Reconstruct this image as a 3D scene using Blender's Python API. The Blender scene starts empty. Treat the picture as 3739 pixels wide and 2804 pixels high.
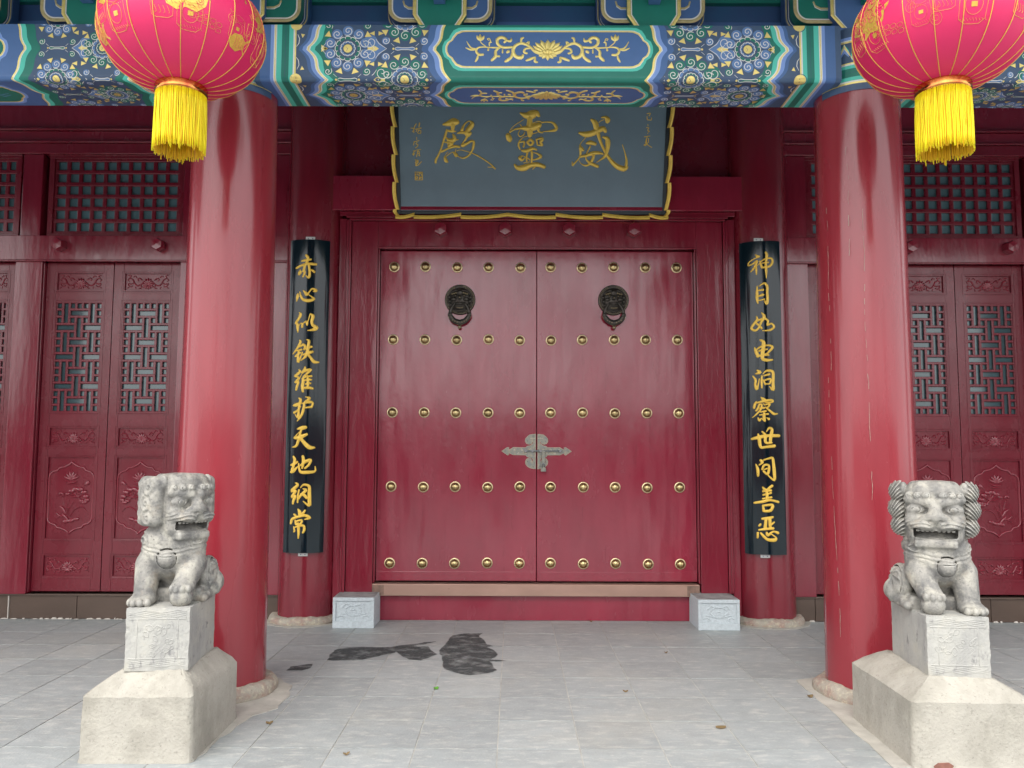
import bpy, math, random
import numpy as np
from mathutils import Vector, Matrix
R = math.radians
PI = math.pi
random.seed(7)

# ------------------------------------------------------------------ camera, light, exposure
scene = bpy.context.scene
COL = scene.collection
cam_d = bpy.data.cameras.new('camera')
cam_d.sensor_width = 36.0
cam_d.lens = 28.4
cam_d.clip_end = 500
cam = bpy.data.objects.new('camera', cam_d)
COL.objects.link(cam)
cam.matrix_world = (Matrix.Translation((-0.2, 0, 1.45)) @ Matrix.Rotation(R(0.13), 4, 'Z')
                    @ Matrix.Rotation(R(90 + 4.7), 4, 'X') @ Matrix.Rotation(R(0.2), 4, 'Z'))
scene.camera = cam

SUN_ELEV, SUN_AZ = 52.0, 205.0        # soft daylight from behind the camera, a little from the left
world = bpy.data.worlds.new('World')
scene.world = world
world.use_nodes = True
wn = world.node_tree.nodes
bg = wn['Background']
sky = wn.new('ShaderNodeTexSky')
sky.sky_type = 'NISHITA'
sky.sun_disc = False
sky.sun_elevation = R(SUN_ELEV)
sky.sun_rotation = R(SUN_AZ)
sky.altitude = 50
sky.air_density = 1.0
sky.dust_density = 6.0
sky.ozone_density = 1.0
hs = wn.new('ShaderNodeHueSaturation')
hs.inputs['Saturation'].default_value = 0.45
world.node_tree.links.new(sky.outputs[0], hs.inputs['Color'])
# thin overcast: the clear-sky model seen through an even white cloud layer
cl = wn.new('ShaderNodeMix')
cl.data_type = 'RGBA'
cl.inputs['Factor'].default_value = 0.7
cl.inputs['B'].default_value = (7.0, 7.1, 7.15, 1)
world.node_tree.links.new(hs.outputs[0], cl.inputs['A'])
world.node_tree.links.new(cl.outputs['Result'], bg.inputs[0])
bg.inputs[1].default_value = 0.15
sun_d = bpy.data.lights.new('sun', 'SUN')
sun_d.energy = 0.6
sun_d.angle = R(40)
sun_d.color = (1.0, 0.96, 0.9)
sun = bpy.data.objects.new('sun', sun_d)
COL.objects.link(sun)
# azimuth measured clockwise from +Y, as the Sky Texture measures it
sa, se = R(SUN_AZ), R(SUN_ELEV)
sdir = Vector((math.sin(sa) * math.cos(se), math.cos(sa) * math.cos(se), math.sin(se)))
sun.rotation_euler = sdir.to_track_quat('Z', 'Y').to_euler()
scene.view_settings.view_transform = 'Standard'
scene.view_settings.look = 'None'
scene.view_settings.gamma = 1
scene.view_settings.use_curve_mapping = False
scene.view_settings.exposure = 1.38

# ------------------------------------------------------------------ materials
M = {}
def mat(name, color, rough=0.5, metal=0.0, spec=0.5, var=0.0, vscale=(3, 3, 3), col2=None, bump=0.0, bscale=(40, 40, 40),
        coat=0.0, rvar=0.0, specks=None, detail=5, bump2=0.0, b2scale=(3, 3, 3), rand=0.0):
    m = bpy.data.materials.new(name)
    m.use_nodes = True
    nt = m.node_tree
    b = nt.nodes['Principled BSDF']
    b.inputs['Base Color'].default_value = (*color, 1)
    b.inputs['Roughness'].default_value = rough
    b.inputs['Metallic'].default_value = metal
    b.inputs['Specular IOR Level'].default_value = spec
    b.inputs['Coat Weight'].default_value = coat
    b.inputs['Coat Roughness'].default_value = 0.12
    tc = nt.nodes.new('ShaderNodeTexCoord')
    def noise(sc, det=5, w=0.0, rgh=0.6):
        mp = nt.nodes.new('ShaderNodeMapping')
        mp.inputs['Scale'].default_value = sc
        mp.inputs['Location'].default_value = (w, w * 1.7, w * 0.3)
        n = nt.nodes.new('ShaderNodeTexNoise')
        n.inputs['Scale'].default_value = 1
        n.inputs['Detail'].default_value = det
        n.inputs['Roughness'].default_value = rgh
        nt.links.new(tc.outputs['Object'], mp.inputs[0])
        nt.links.new(mp.outputs[0], n.inputs['Vector'])
        return n
    src = None
    if var or col2:
        n = noise(vscale, detail)
        cr = nt.nodes.new('ShaderNodeValToRGB')
        c2 = col2 if col2 else tuple(c * (1 - var) for c in color)
        cr.color_ramp.elements[0].position = 0.32
        cr.color_ramp.elements[1].position = 0.68
        cr.color_ramp.elements[0].color = (*c2, 1)
        cr.color_ramp.elements[1].color = (*color, 1)
        nt.links.new(n.outputs['Fac'], cr.inputs[0])
        src = cr.outputs[0]
    if rand:
        oi = nt.nodes.new('ShaderNodeObjectInfo')
        mr = nt.nodes.new('ShaderNodeMapRange')
        mr.inputs['To Min'].default_value = 1 - rand
        mr.inputs['To Max'].default_value = 1 + rand
        nt.links.new(oi.outputs['Random'], mr.inputs[0])
        h = nt.nodes.new('ShaderNodeHueSaturation')
        if src: nt.links.new(src, h.inputs['Color'])
        else: h.inputs['Color'].default_value = (*color, 1)
        nt.links.new(mr.outputs[0], h.inputs['Value'])
        src = h.outputs[0]
    if specks:
        for sc, c, lo, st in specks:
            n = noise(sc, 6, 9.0 + lo * 20, 0.7)
            mr = nt.nodes.new('ShaderNodeMapRange')
            mr.inputs['From Min'].default_value = lo
            mr.inputs['From Max'].default_value = lo + 0.05
            mr.inputs['To Max'].default_value = st
            nt.links.new(n.outputs['Fac'], mr.inputs[0])
            mx = nt.nodes.new('ShaderNodeMix'); mx.data_type = 'RGBA'
            nt.links.new(mr.outputs[0], mx.inputs['Factor'])
            if src: nt.links.new(src, mx.inputs['A'])
            else: mx.inputs['A'].default_value = (*color, 1)
            mx.inputs['B'].default_value = (*c, 1)
            src = mx.outputs['Result']
    if src: nt.links.new(src, b.inputs['Base Color'])
    if rvar:
        n = noise(tuple(s * 1.3 for s in vscale), 4, 5.0)
        mr = nt.nodes.new('ShaderNodeMapRange')
        mr.inputs['From Min'].default_value = 0.3
        mr.inputs['From Max'].default_value = 0.7
        mr.inputs['To Min'].default_value = max(0.02, rough - rvar)
        mr.inputs['To Max'].default_value = rough + rvar
        nt.links.new(n.outputs['Fac'], mr.inputs[0])
        nt.links.new(mr.outputs[0], b.inputs['Roughness'])
    prev = None
    for amt, sc, dist in ((bump2, b2scale, 0.02), (bump, bscale, 0.004)):
        if amt:
            n = noise(sc, 1.2 if dist > 0.01 else 5, 2.0, 0.45 if dist > 0.01 else 0.6)
            bp = nt.nodes.new('ShaderNodeBump')
            bp.inputs['Strength'].default_value = amt
            bp.inputs['Distance'].default_value = dist
            nt.links.new(n.outputs['Fac'], bp.inputs['Height'])
            if prev: nt.links.new(prev.outputs[0], bp.inputs['Normal'])
            prev = bp
    if prev: nt.links.new(prev.outputs[0], b.inputs['Normal'])
    M[name] = m
    return m

mat('column_lacquer', (0.275, 0.024, 0.036), 0.27, coat=0.45, specks=[((50, 50, 30), (0.55, 0.25, 0.25), 0.70, 0.6), ((9, 9, 5), (0.26, 0.02, 0.035), 0.60, 0.4)], var=0.16, vscale=(4, 4, 0.8), bump2=1.0, b2scale=(7, 7, 0.9), bump=0.12, bscale=(60, 60, 9), rvar=0.08)
mat('column_lacquer_shaded', (0.20, 0.013, 0.026), 0.24, coat=0.5, specks=[((50, 50, 50), (0.5, 0.24, 0.26), 0.70, 0.6)], var=0.25, vscale=(4, 4, 1), bump2=0.5, b2scale=(9, 9, 1.0), bump=0.4, bscale=(40, 40, 9), rvar=0.08)  # column lacquer for the wall columns, with the porch shade put into its colour
mat('gate_lacquer', (0.28, 0.019, 0.044), 0.22, coat=0.8, specks=[((40, 40, 70), (0.55, 0.24, 0.28), 0.69, 0.7), ((14, 14, 2.5), (0.19, 0.010, 0.026), 0.62, 0.5)], var=0.2, vscale=(3, 3, 1.2), bump2=0.8, b2scale=(8, 8, 1.6), bump=0.4, bscale=(22, 22, 14), rvar=0.10)
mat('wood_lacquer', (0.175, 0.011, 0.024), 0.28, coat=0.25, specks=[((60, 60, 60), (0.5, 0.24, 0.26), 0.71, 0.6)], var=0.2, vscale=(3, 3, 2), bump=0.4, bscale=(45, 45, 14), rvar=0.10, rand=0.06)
mat('frame_lacquer', (0.21, 0.013, 0.030), 0.20, coat=0.7, specks=[((50, 50, 50), (0.5, 0.24, 0.26), 0.70, 0.6)], var=0.2, vscale=(4, 4, 1), bump2=0.4, b2scale=(12, 12, 1.5), bump=0.7, bscale=(30, 30, 7), rvar=0.10)
mat('carving_lacquer', (0.23, 0.018, 0.034), 0.20, coat=0.8, var=0.1)
mat('door_glass', (0.060, 0.115, 0.130), 0.08, spec=0.8, var=0.2, vscale=(2, 2, 2), rand=0.1)
mat('glass', (0.13, 0.245, 0.28), 0.10, spec=0.8, var=0.2, vscale=(2, 2, 2), rand=0.1)
mat('sill_stone', (0.105, 0.072, 0.055), 0.35, var=0.25, vscale=(2, 2, 5), bump=0.1)
mat('mortar', (0.62, 0.58, 0.52), 0.9, var=0.25, vscale=(20, 20, 20), bump=0.5)
mat('copper_sheet', (0.45, 0.285, 0.225), 0.36, metal=0.35, var=0.18, vscale=(2.5, 2, 6), rvar=0.1)
mat('tarnish', (0.09, 0.06, 0.045), 0.6, col2=(0.26, 0.16, 0.12), vscale=(14, 14, 14))
mat('brass', (0.66, 0.52, 0.26), 0.33, metal=1.0, var=0.25, vscale=(30, 30, 30), rand=0.2)
mat('brass_rim', (0.74, 0.60, 0.36), 0.32, metal=0.8)
mat('brass_dark', (0.11, 0.07, 0.035), 0.35, metal=0.7)
mat('bronze', (0.065, 0.058, 0.05), 0.36, metal=0.75, var=0.3, vscale=(30, 30, 30))
mat('bronze_light', (0.22, 0.18, 0.11), 0.35, metal=0.8)
mat('aged_brass', (0.30, 0.27, 0.20), 0.40, metal=0.7, col2=(0.17, 0.19, 0.19), vscale=(40, 40, 40), bump=0.5, bscale=(90, 90, 90))
mat('aged_brass_edge', (0.55, 0.47, 0.36), 0.40, metal=0.6)
mat('steel', (0.25, 0.27, 0.28), 0.25, metal=0.9)
mat('gold_paint', (0.92, 0.60, 0.09), 0.38, metal=0.15, var=0.12, vscale=(60, 60, 60), bump=0.15, bscale=(200, 200, 200))
mat('plaque_gold', (0.92, 0.64, 0.12), 0.36, metal=0.3, var=0.15, vscale=(40, 40, 40), bump=0.2, bscale=(150, 150, 150))
mat('plaque_board', (0.165, 0.25, 0.31), 0.42, var=0.15, vscale=(2, 2, 2), bump=0.15, bscale=(80, 80, 80))
mat('plaque_rim', (0.010, 0.022, 0.032), 0.30)
mat('black_lacquer', (0.004, 0.012, 0.018), 0.11, spec=0.45, bump2=0.4, b2scale=(13, 13, 0.5), bump=0.12, bscale=(50, 50, 5))
mat('bracket_metal', (0.55, 0.56, 0.55), 0.4, metal=0.7)
mat('granite', (0.53, 0.59, 0.62), 0.75, var=0.2, vscale=(60, 60, 60), bump=0.6, bscale=(45, 45, 45), bump2=0.2, b2scale=(12, 12, 12))
mat('granite_dirt', (0.40, 0.40, 0.40), 0.8, col2=(0.18, 0.17, 0.17), vscale=(9, 14, 9), bump=0.6, bscale=(45, 45, 45))
mat('porch_grout', (0.52, 0.51, 0.47), 0.9, var=0.4, vscale=(6, 6, 6))
# beam paints
mat('paint_navy', (0.058, 0.108, 0.200), 0.42, var=0.15, vscale=(6, 6, 6))
mat('paint_blue', (0.070, 0.160, 0.370), 0.42, var=0.1, vscale=(8, 8, 8))
mat('paint_light_blue', (0.20, 0.34, 0.70), 0.45)
mat('paint_green', (0.012, 0.200, 0.150), 0.40, var=0.12, vscale=(8, 8, 8))
mat('paint_light_green', (0.090, 0.580, 0.460), 0.45)
mat('paint_white', (0.78, 0.80, 0.76), 0.5)
mat('paint_gold', (0.96, 0.80, 0.28), 0.42, metal=0.55, var=0.15, vscale=(40, 40, 40))
mat('paint_gold_dull', (0.62, 0.54, 0.27), 0.42, metal=0.25, var=0.3, vscale=(25, 25, 25))
mat('paint_mid_blue', (0.115, 0.235, 0.48), 0.45)
mat('paint_teal', (0.030, 0.120, 0.260), 0.40, col2=(0.045, 0.08, 0.22), vscale=(2.5, 2.5, 2.5))
mat('eave_wood', (0.10, 0.20, 0.28), 0.6, var=0.3)
mat('rafter_paint', (0.012, 0.12, 0.10), 0.5, var=0.2)
mat('roof_tile', (0.14, 0.15, 0.15), 0.7, var=0.3, vscale=(5, 5, 5), bump=0.4)
mat('plaster_red', (0.30, 0.05, 0.05), 0.8, var=0.2)
mat('bark', (0.10, 0.075, 0.055), 0.9, var=0.3)
mat('courtyard_stone', (0.30, 0.30, 0.29), 0.85, var=0.3, vscale=(0.8, 0.8, 0.8), bump=0.4)
# lanterns
mat('lantern_cloth', (0.74, 0.022, 0.130), 0.55, var=0.05, vscale=(6, 6, 6), bump=0.25, bscale=(160, 160, 160))
mat('lantern_gold', (0.85, 0.55, 0.10), 0.33, metal=0.3, var=0.2, vscale=(50, 50, 50))
mat('lantern_cap', (0.80, 0.42, 0.10), 0.16, metal=1.0, col2=(0.45, 0.05, 0.04), vscale=(9, 9, 3))
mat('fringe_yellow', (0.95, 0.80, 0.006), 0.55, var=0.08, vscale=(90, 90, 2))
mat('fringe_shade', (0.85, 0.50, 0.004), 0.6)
mat('cord', (0.60, 0.02, 0.03), 0.6)
mat('puddle_wet', (0.040, 0.046, 0.048), 0.45, spec=0.08, specks=[((60, 60, 60), (.35, .34, .30), .70, .8)], col2=(0.085, 0.084, 0.078), vscale=(9, 9, 9), bump=0.15, bscale=(30, 30, 30), rvar=0.1)
mat('cement_patch', (0.47, 0.45, 0.40), 0.9, var=0.3, vscale=(8, 8, 8), bump=0.5, bscale=(30, 30, 30))
mat('leaf_green', (0.09, 0.26, 0.03), 0.6)
mat('leaf_brown', (0.16, 0.11, 0.05), 0.8)
mat('brick_red', (0.27, 0.12, 0.09), 0.9, var=0.3, vscale=(30, 30, 30), bump=0.6)
mat('stain_dark', (0.10, 0.10, 0.11), 0.85, col2=(0.26, 0.25, 0.23), vscale=(25, 25, 25))

def layered(name, base, specs, rough=0.7, bumps=((0.5, 40, 0.004),), worn=None, spec=0.4):
    """base colour with several noise-masked colour layers: specs = (color, scale3, lo, hi, strength, offset)"""
    m = bpy.data.materials.new(name)
    m.use_nodes = True
    nt = m.node_tree
    b = nt.nodes['Principled BSDF']
    b.inputs['Roughness'].default_value = rough
    b.inputs['Specular IOR Level'].default_value = spec
    tc = nt.nodes.new('ShaderNodeTexCoord')
    cur = None
    for i, (c, sc, lo, hi, st, off) in enumerate(specs):
        mp = nt.nodes.new('ShaderNodeMapping')
        mp.inputs['Scale'].default_value = sc
        mp.inputs['Location'].default_value = (off, off * 0.7, off * 1.3)
        n = nt.nodes.new('ShaderNodeTexNoise')
        n.inputs['Scale'].default_value = 1
        n.inputs['Detail'].default_value = 7
        n.inputs['Roughness'].default_value = 0.65
        nt.links.new(tc.outputs['Object'], mp.inputs[0])
        nt.links.new(mp.outputs[0], n.inputs['Vector'])
        mr = nt.nodes.new('ShaderNodeMapRange')
        mr.inputs['From Min'].default_value = lo
        mr.inputs['From Max'].default_value = hi
        mr.inputs['To Max'].default_value = st
        nt.links.new(n.outputs['Fac'], mr.inputs[0])
        mx = nt.nodes.new('ShaderNodeMix')
        mx.data_type = 'RGBA'
        nt.links.new(mr.outputs[0], mx.inputs['Factor'])
        if cur: nt.links.new(cur, mx.inputs['A'])
        else: mx.inputs['A'].default_value = (*base, 1)
        mx.inputs['B'].default_value = (*c, 1)
        cur = mx.outputs['Result']
    if worn:        # rubbed, chalky arrises
        ge = nt.nodes.new('ShaderNodeNewGeometry')
        mr = nt.nodes.new('ShaderNodeMapRange')
        mr.inputs['From Min'].default_value = 0.515
        mr.inputs['From Max'].default_value = 0.60
        mr.inputs['To Max'].default_value = 0.85
        nt.links.new(ge.outputs['Pointiness'], mr.inputs[0])
        mx = nt.nodes.new('ShaderNodeMix'); mx.data_type = 'RGBA'
        nt.links.new(mr.outputs[0], mx.inputs['Factor'])
        nt.links.new(cur, mx.inputs['A'])
        mx.inputs['B'].default_value = (*worn, 1)
        cur = mx.outputs['Result']
    nt.links.new(cur, b.inputs['Base Color'])
    prev = None
    for st, sc, dist in bumps:
        n = nt.nodes.new('ShaderNodeTexNoise')
        n.inputs['Scale'].default_value = sc
        n.inputs['Detail'].default_value = 6
        nt.links.new(tc.outputs['Object'], n.inputs['Vector'])
        bp = nt.nodes.new('ShaderNodeBump')
        bp.inputs['Strength'].default_value = st
        bp.inputs['Distance'].default_value = dist
        nt.links.new(n.outputs['Fac'], bp.inputs['Height'])
        if prev: nt.links.new(prev.outputs[0], bp.inputs['Normal'])
        prev = bp
    nt.links.new(prev.outputs[0], b.inputs['Normal'])
    M[name] = m
    return m

layered('concrete', (0.39, 0.37, 0.322), [((0.27, 0.255, 0.215), (5, 5, 3), 0.42, 0.66, 0.8, 0), ((0.48, 0.455, 0.39), (9, 9, 9), 0.5, 0.75, 0.6, 3),
        ((0.17, 0.16, 0.14), (70, 70, 70), 0.58, 0.70, 0.6, 7), ((0.12, 0.115, 0.11), (7, 7, 12), 0.66, 0.78, 0.7, 11)],
        0.85, ((0.4, 8, 0.015), (0.9, 70, 0.005)))
layered('lion_stone', (0.28, 0.27, 0.245), [((0.12, 0.12, 0.118), (10, 10, 10), 0.42, 0.62, 0.85, 0), ((0.44, 0.42, 0.36), (16, 16, 12), 0.48, 0.68, 0.8, 4),
        ((0.07, 0.07, 0.075), (60, 60, 60), 0.57, 0.70, 0.75, 9), ((0.36, 0.27, 0.17), (8, 8, 8), 0.58, 0.76, 0.45, 13), ((0.10, 0.42, 0.38), (6, 6, 6), 0.70, 0.76, 0.5, 17)],
        0.62, ((0.5, 25, 0.01), (0.8, 85, 0.005)), worn=(0.56, 0.55, 0.50))
layered('plinth_stone', (0.40, 0.395, 0.365), [((0.29, 0.29, 0.28), (8, 8, 3), 0.42, 0.66, 0.85, 0), ((0.50, 0.47, 0.38), (6, 6, 6), 0.5, 0.75, 0.6, 4),
        ((0.15, 0.15, 0.155), (26, 26, 14), 0.58, 0.70, 0.7, 9), ((0.10, 0.10, 0.11), (5, 5, 9), 0.66, 0.74, 0.7, 19)],
        0.75, ((0.35, 20, 0.01), (0.5, 80, 0.004)))
layered('column_base_stone', (0.34, 0.31, 0.26), [((0.30, 0.14, 0.12), (12, 12, 12), 0.46, 0.66, 0.6, 0), ((0.55, 0.50, 0.36), (40, 40, 40), 0.5, 0.7, 0.8, 4),
        ((0.16, 0.14, 0.12), (60, 60, 60), 0.58, 0.72, 0.7, 9)],
        0.9, ((0.8, 40, 0.012), (0.6, 120, 0.004)))

def wet_material():
    m = bpy.data.materials.new('wet_stain')
    m.use_nodes = True
    nt = m.node_tree
    b = nt.nodes['Principled BSDF']
    b.inputs['Roughness'].default_value = 0.55
    b.inputs['Specular IOR Level'].default_value = 0.12
    tc = nt.nodes.new('ShaderNodeTexCoord')
    at = nt.nodes.new('ShaderNodeAttribute'); at.attribute_name = 'soak'
    n = nt.nodes.new('ShaderNodeTexNoise'); n.inputs['Scale'].default_value = 7; n.inputs['Detail'].default_value = 8; n.inputs['Roughness'].default_value = 0.62
    n2 = nt.nodes.new('ShaderNodeTexNoise'); n2.inputs['Scale'].default_value = 60; n2.inputs['Detail'].default_value = 6
    mpn = nt.nodes.new('ShaderNodeMapping'); mpn.inputs['Scale'].default_value = (1, 1.3, 1)
    nt.links.new(tc.outputs['Object'], mpn.inputs[0]); nt.links.new(mpn.outputs[0], n.inputs['Vector']); nt.links.new(mpn.outputs[0], n2.inputs['Vector'])
    a1 = nt.nodes.new('ShaderNodeMath'); a1.operation = 'MULTIPLY_ADD'
    nt.links.new(n.outputs['Fac'], a1.inputs[0]); a1.inputs[1].default_value = 1.1
    nt.links.new(at.outputs['Fac'], a1.inputs[2])
    mr = nt.nodes.new('ShaderNodeMapRange')
    mr.inputs['From Min'].default_value = 0.86; mr.inputs['From Max'].default_value = 1.12; mr.inputs['To Max'].default_value = 0.76
    nt.links.new(a1.outputs[0], mr.inputs[0])
    nt.links.new(mr.outputs[0], b.inputs['Alpha'])
    cr = nt.nodes.new('ShaderNodeValToRGB')
    cr.color_ramp.elements[0].position = 0.35; cr.color_ramp.elements[0].color = (0.034, 0.042, 0.046, 1)
    cr.color_ramp.elements[1].position = 0.66; cr.color_ramp.elements[1].color = (0.085, 0.095, 0.095, 1)
    e = cr.color_ramp.elements.new(0.74); e.color = (0.35, 0.34, 0.31, 1)
    nt.links.new(n2.outputs['Fac'], cr.inputs[0]); nt.links.new(cr.outputs[0], b.inputs['Base Color'])
    M['wet_stain'] = m
wet_material()

def tile_material():
    m = layered('slate_tile', (0.315, 0.340, 0.342), [((0.235, 0.255, 0.258), (6, 10, 3), 0.42, 0.68, 0.6, 0), ((0.42, 0.43, 0.41), (10, 26, 5), 0.52, 0.66, 0.9, 4),
        ((0.45, 0.43, 0.37), (1.1, 1.1, 1), 0.50, 0.75, 0.35, 9), ((0.52, 0.52, 0.48), (30, 70, 20), 0.60, 0.70, 0.7, 14), ((0.12, 0.12, 0.12), (30, 60, 20), 0.66, 0.78, 0.5, 21)],
        0.5, ((0.35, 14, 0.01), (0.5, 80, 0.004)), spec=0.5)
    nt = m.node_tree
    # texture space: the tile's place in the paving, so that neighbouring tiles differ
    geo = nt.nodes.new('ShaderNodeNewGeometry')
    for l in list(nt.links):
        if l.from_node.type == 'TEX_COORD':
            to = l.to_socket
            nt.links.remove(l)
            nt.links.new(geo.outputs['Position'], to)
    b = nt.nodes['Principled BSDF']
    l = b.inputs['Base Color'].links[0]
    src = l.from_socket
    oi = nt.nodes.new('ShaderNodeObjectInfo')
    mr = nt.nodes.new('ShaderNodeMapRange')
    mr.inputs['To Min'].default_value = 0.93
    mr.inputs['To Max'].default_value = 1.07
    nt.links.new(oi.outputs['Random'], mr.inputs[0])
    h = nt.nodes.new('ShaderNodeHueSaturation')
    nt.links.new(src, h.inputs['Color'])
    nt.links.new(mr.outputs[0], h.inputs['Value'])
    nt.links.new(h.outputs[0], b.inputs['Base Color'])
tile_material()

# ------------------------------------------------------------------ mesh helpers
class MB:
    def __init__(s, *mats):
        s.v = []; s.f = []; s.m = []; s.mats = list(mats)
    def mi(s, name):
        if name not in s.mats: s.mats.append(name)
        return s.mats.index(name)
    def add(s, verts, faces, m=0):
        if isinstance(m, str): m = s.mi(m)
        o = len(s.v)
        s.v.extend(verts)
        for f in faces:
            s.f.append(tuple(i + o for i in f)); s.m.append(m)
    def box(s, x0, x1, y0, y1, z0, z1, m=0):
        vs = [(x, y, z) for z in (z0, z1) for y in (y0, y1) for x in (x0, x1)]
        s.add(vs, [(0, 2, 3, 1), (4, 5, 7, 6), (0, 1, 5, 4), (2, 6, 7, 3), (0, 4, 6, 2), (1, 3, 7, 5)], m)
    def prism(s, pts, y0, y1, m=0, cap=True):
        """pts in the x-z plane, counter-clockwise seen from -Y, extruded from y0 (front) to y1"""
        n = len(pts)
        vs = [(p[0], y0, p[1]) for p in pts] + [(p[0], y1, p[1]) for p in pts]
        fs = [(i, n + i, n + (i + 1) % n, (i + 1) % n) for i in range(n)]
        if cap:
            fs.append(tuple(range(n))); fs.append(tuple(range(2 * n - 1, n - 1, -1)))
        s.add(vs, fs, m)
    def sheet(s, pts3, m=0):
        s.add(list(pts3), [tuple(range(len(pts3)))], m)
    def lathe(s, prof, n=32, c=(0, 0, 0), axis='z', m=0, a0=0, a1=2 * PI, jit=0.0, rnd=None):
        full = abs(a1 - a0 - 2 * PI) < 1e-6
        k = n if full else n + 1
        vs = []
        for (r, h) in prof:
            for i in range(k):
                a = a0 + (a1 - a0) * i / n
                rr = r * (1 + (rnd.uniform(-jit, jit) if jit else 0))
                if axis == 'z': vs.append((c[0] + rr * math.cos(a), c[1] + rr * math.sin(a), c[2] + h))
                else: vs.append((c[0] + rr * math.cos(a), c[1] - h, c[2] + rr * math.sin(a)))
        fs = []
        for j in range(len(prof) - 1):
            for i in range(n):
                i2 = (i + 1) % k if full else i + 1
                fs.append((j * k + i, j * k + i2, (j + 1) * k + i2, (j + 1) * k + i))
        s.add(vs, fs, m)
    def tube(s, pts, r, n=6, m=0, closed=False, rs=None):
        pts = [Vector(p) for p in pts]
        N = len(pts)
        vs = []
        up = Vector((0.13, 0.31, 1)).normalized()
        for i, p in enumerate(pts):
            if closed: t = pts[(i + 1) % N] - pts[i - 1]
            else: t = pts[min(i + 1, N - 1)] - pts[max(i - 1, 0)]
            if t.length < 1e-9: t = Vector((0, 0, 1))
            t.normalize()
            a = t.cross(up)
            if a.length < 1e-3: a = t.cross(Vector((1, 0, 0)))
            a.normalize(); b = t.cross(a)
            rr = rs[i] if rs else r
            for k in range(n):
                g = 2 * PI * k / n
                vs.append(tuple(p + (a * math.cos(g) + b * math.sin(g)) * rr))
        fs = []
        for i in range(N if closed else N - 1):
            j = (i + 1) % N
            for k in range(n):
                k2 = (k + 1) % n
                fs.append((i * n + k, i * n + k2, j * n + k2, j * n + k))
        if not closed:
            fs.append(tuple(range(n - 1, -1, -1))); fs.append(tuple((N - 1) * n + k for k in range(n)))
        s.add(vs, fs, m)
    def ball(s, c, r, m=0, nu=12, nv=8, sq=(1, 1, 1)):
        prof = [(math.sin(PI * j / nv), -math.cos(PI * j / nv)) for j in range(nv + 1)]
        vs = []
        for (pr, h) in prof:
            for i in range(nu):
                a = 2 * PI * i / nu
                vs.append((c[0] + r * sq[0] * pr * math.cos(a), c[1] + r * sq[1] * pr * math.sin(a), c[2] + r * sq[2] * h))
        fs = [(j * nu + i, j * nu + (i + 1) % nu, (j + 1) * nu + (i + 1) % nu, (j + 1) * nu + i) for j in range(nv) for i in range(nu)]
        s.add(vs, fs, m)

ORG = {}
def make_mesh(name, mb, off=(0, 0, 0), smooth=False, autosmooth=None):
    me = bpy.data.meshes.new(name)
    ox, oy, oz = off
    me.from_pydata([(v[0] - ox, v[1] - oy, v[2] - oz) for v in mb.v], [], mb.f)
    for mn in mb.mats: me.materials.append(M[mn])
    me.polygons.foreach_set('material_index', mb.m)
    if smooth or autosmooth:
        me.polygons.foreach_set('use_smooth', [True] * len(me.polygons))
    me.update()
    if autosmooth: me.set_sharp_from_angle(angle=R(autosmooth))
    me.validate()
    return me
def tag(o, label=None, cat=None, group=None, kind=None):
    if label: o['label'] = label
    if cat: o['category'] = cat
    if group: o['group'] = group
    if kind: o['kind'] = kind
    return o
def thing(name, loc, label=None, cat=None, group=None, kind=None, rotz=0):
    o = bpy.data.objects.new(name, None)
    COL.objects.link(o)
    o.location = loc
    o.rotation_euler = (0, 0, rotz)
    o.empty_display_size = 0.2
    ORG[o.name] = Vector(loc)
    return tag(o, label, cat, group, kind)
def part(name, mb, parent=None, at=None, smooth=False, auto=None, bevel=0.0, label=None, kind=None, local=False):
    """mb in world coordinates (or local ones when local=True); at = world origin of the new object"""
    base = ORG[parent.name] if parent else Vector((0, 0, 0))
    if local: base = Vector((0, 0, 0))
    at = Vector(at) if at is not None else base
    me = make_mesh(name, mb, at, smooth, auto)
    o = bpy.data.objects.new(name, me)
    COL.objects.link(o)
    if parent: o.parent = parent
    o.location = at - base
    ORG[o.name] = at
    if bevel:
        bv = o.modifiers.new('bevel', 'BEVEL')
        bv.width = bevel; bv.segments = 2; bv.limit_method = 'ANGLE'; bv.angle_limit = R(35)
    return tag(o, label, kind=kind)
def inst(name, me, parent, at, rot=None, scale=None, label=None):
    """another object on shared mesh data; at in world coordinates"""
    o = bpy.data.objects.new(name, me)
    COL.objects.link(o)
    o.parent = parent
    o.location = Vector(at) - ORG[parent.name]
    if rot: o.rotation_euler = rot
    if scale: o.scale = scale
    ORG[o.name] = Vector(at)
    return tag(o, label)
def simple(name, mb, label, cat, loc=None, group=None, kind=None, smooth=False, auto=None, bevel=0.0):
    loc = Vector(loc) if loc is not None else Vector((0, 0, 0))
    me = make_mesh(name, mb, loc, smooth, auto)
    o = bpy.data.objects.new(name, me)
    COL.objects.link(o); o.location = loc
    ORG[o.name] = loc
    if bevel:
        bv = o.modifiers.new('bevel', 'BEVEL')
        bv.width = bevel; bv.segments = 2; bv.limit_method = 'ANGLE'; bv.angle_limit = R(35)
    return tag(o, label, cat, group, kind)

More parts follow.
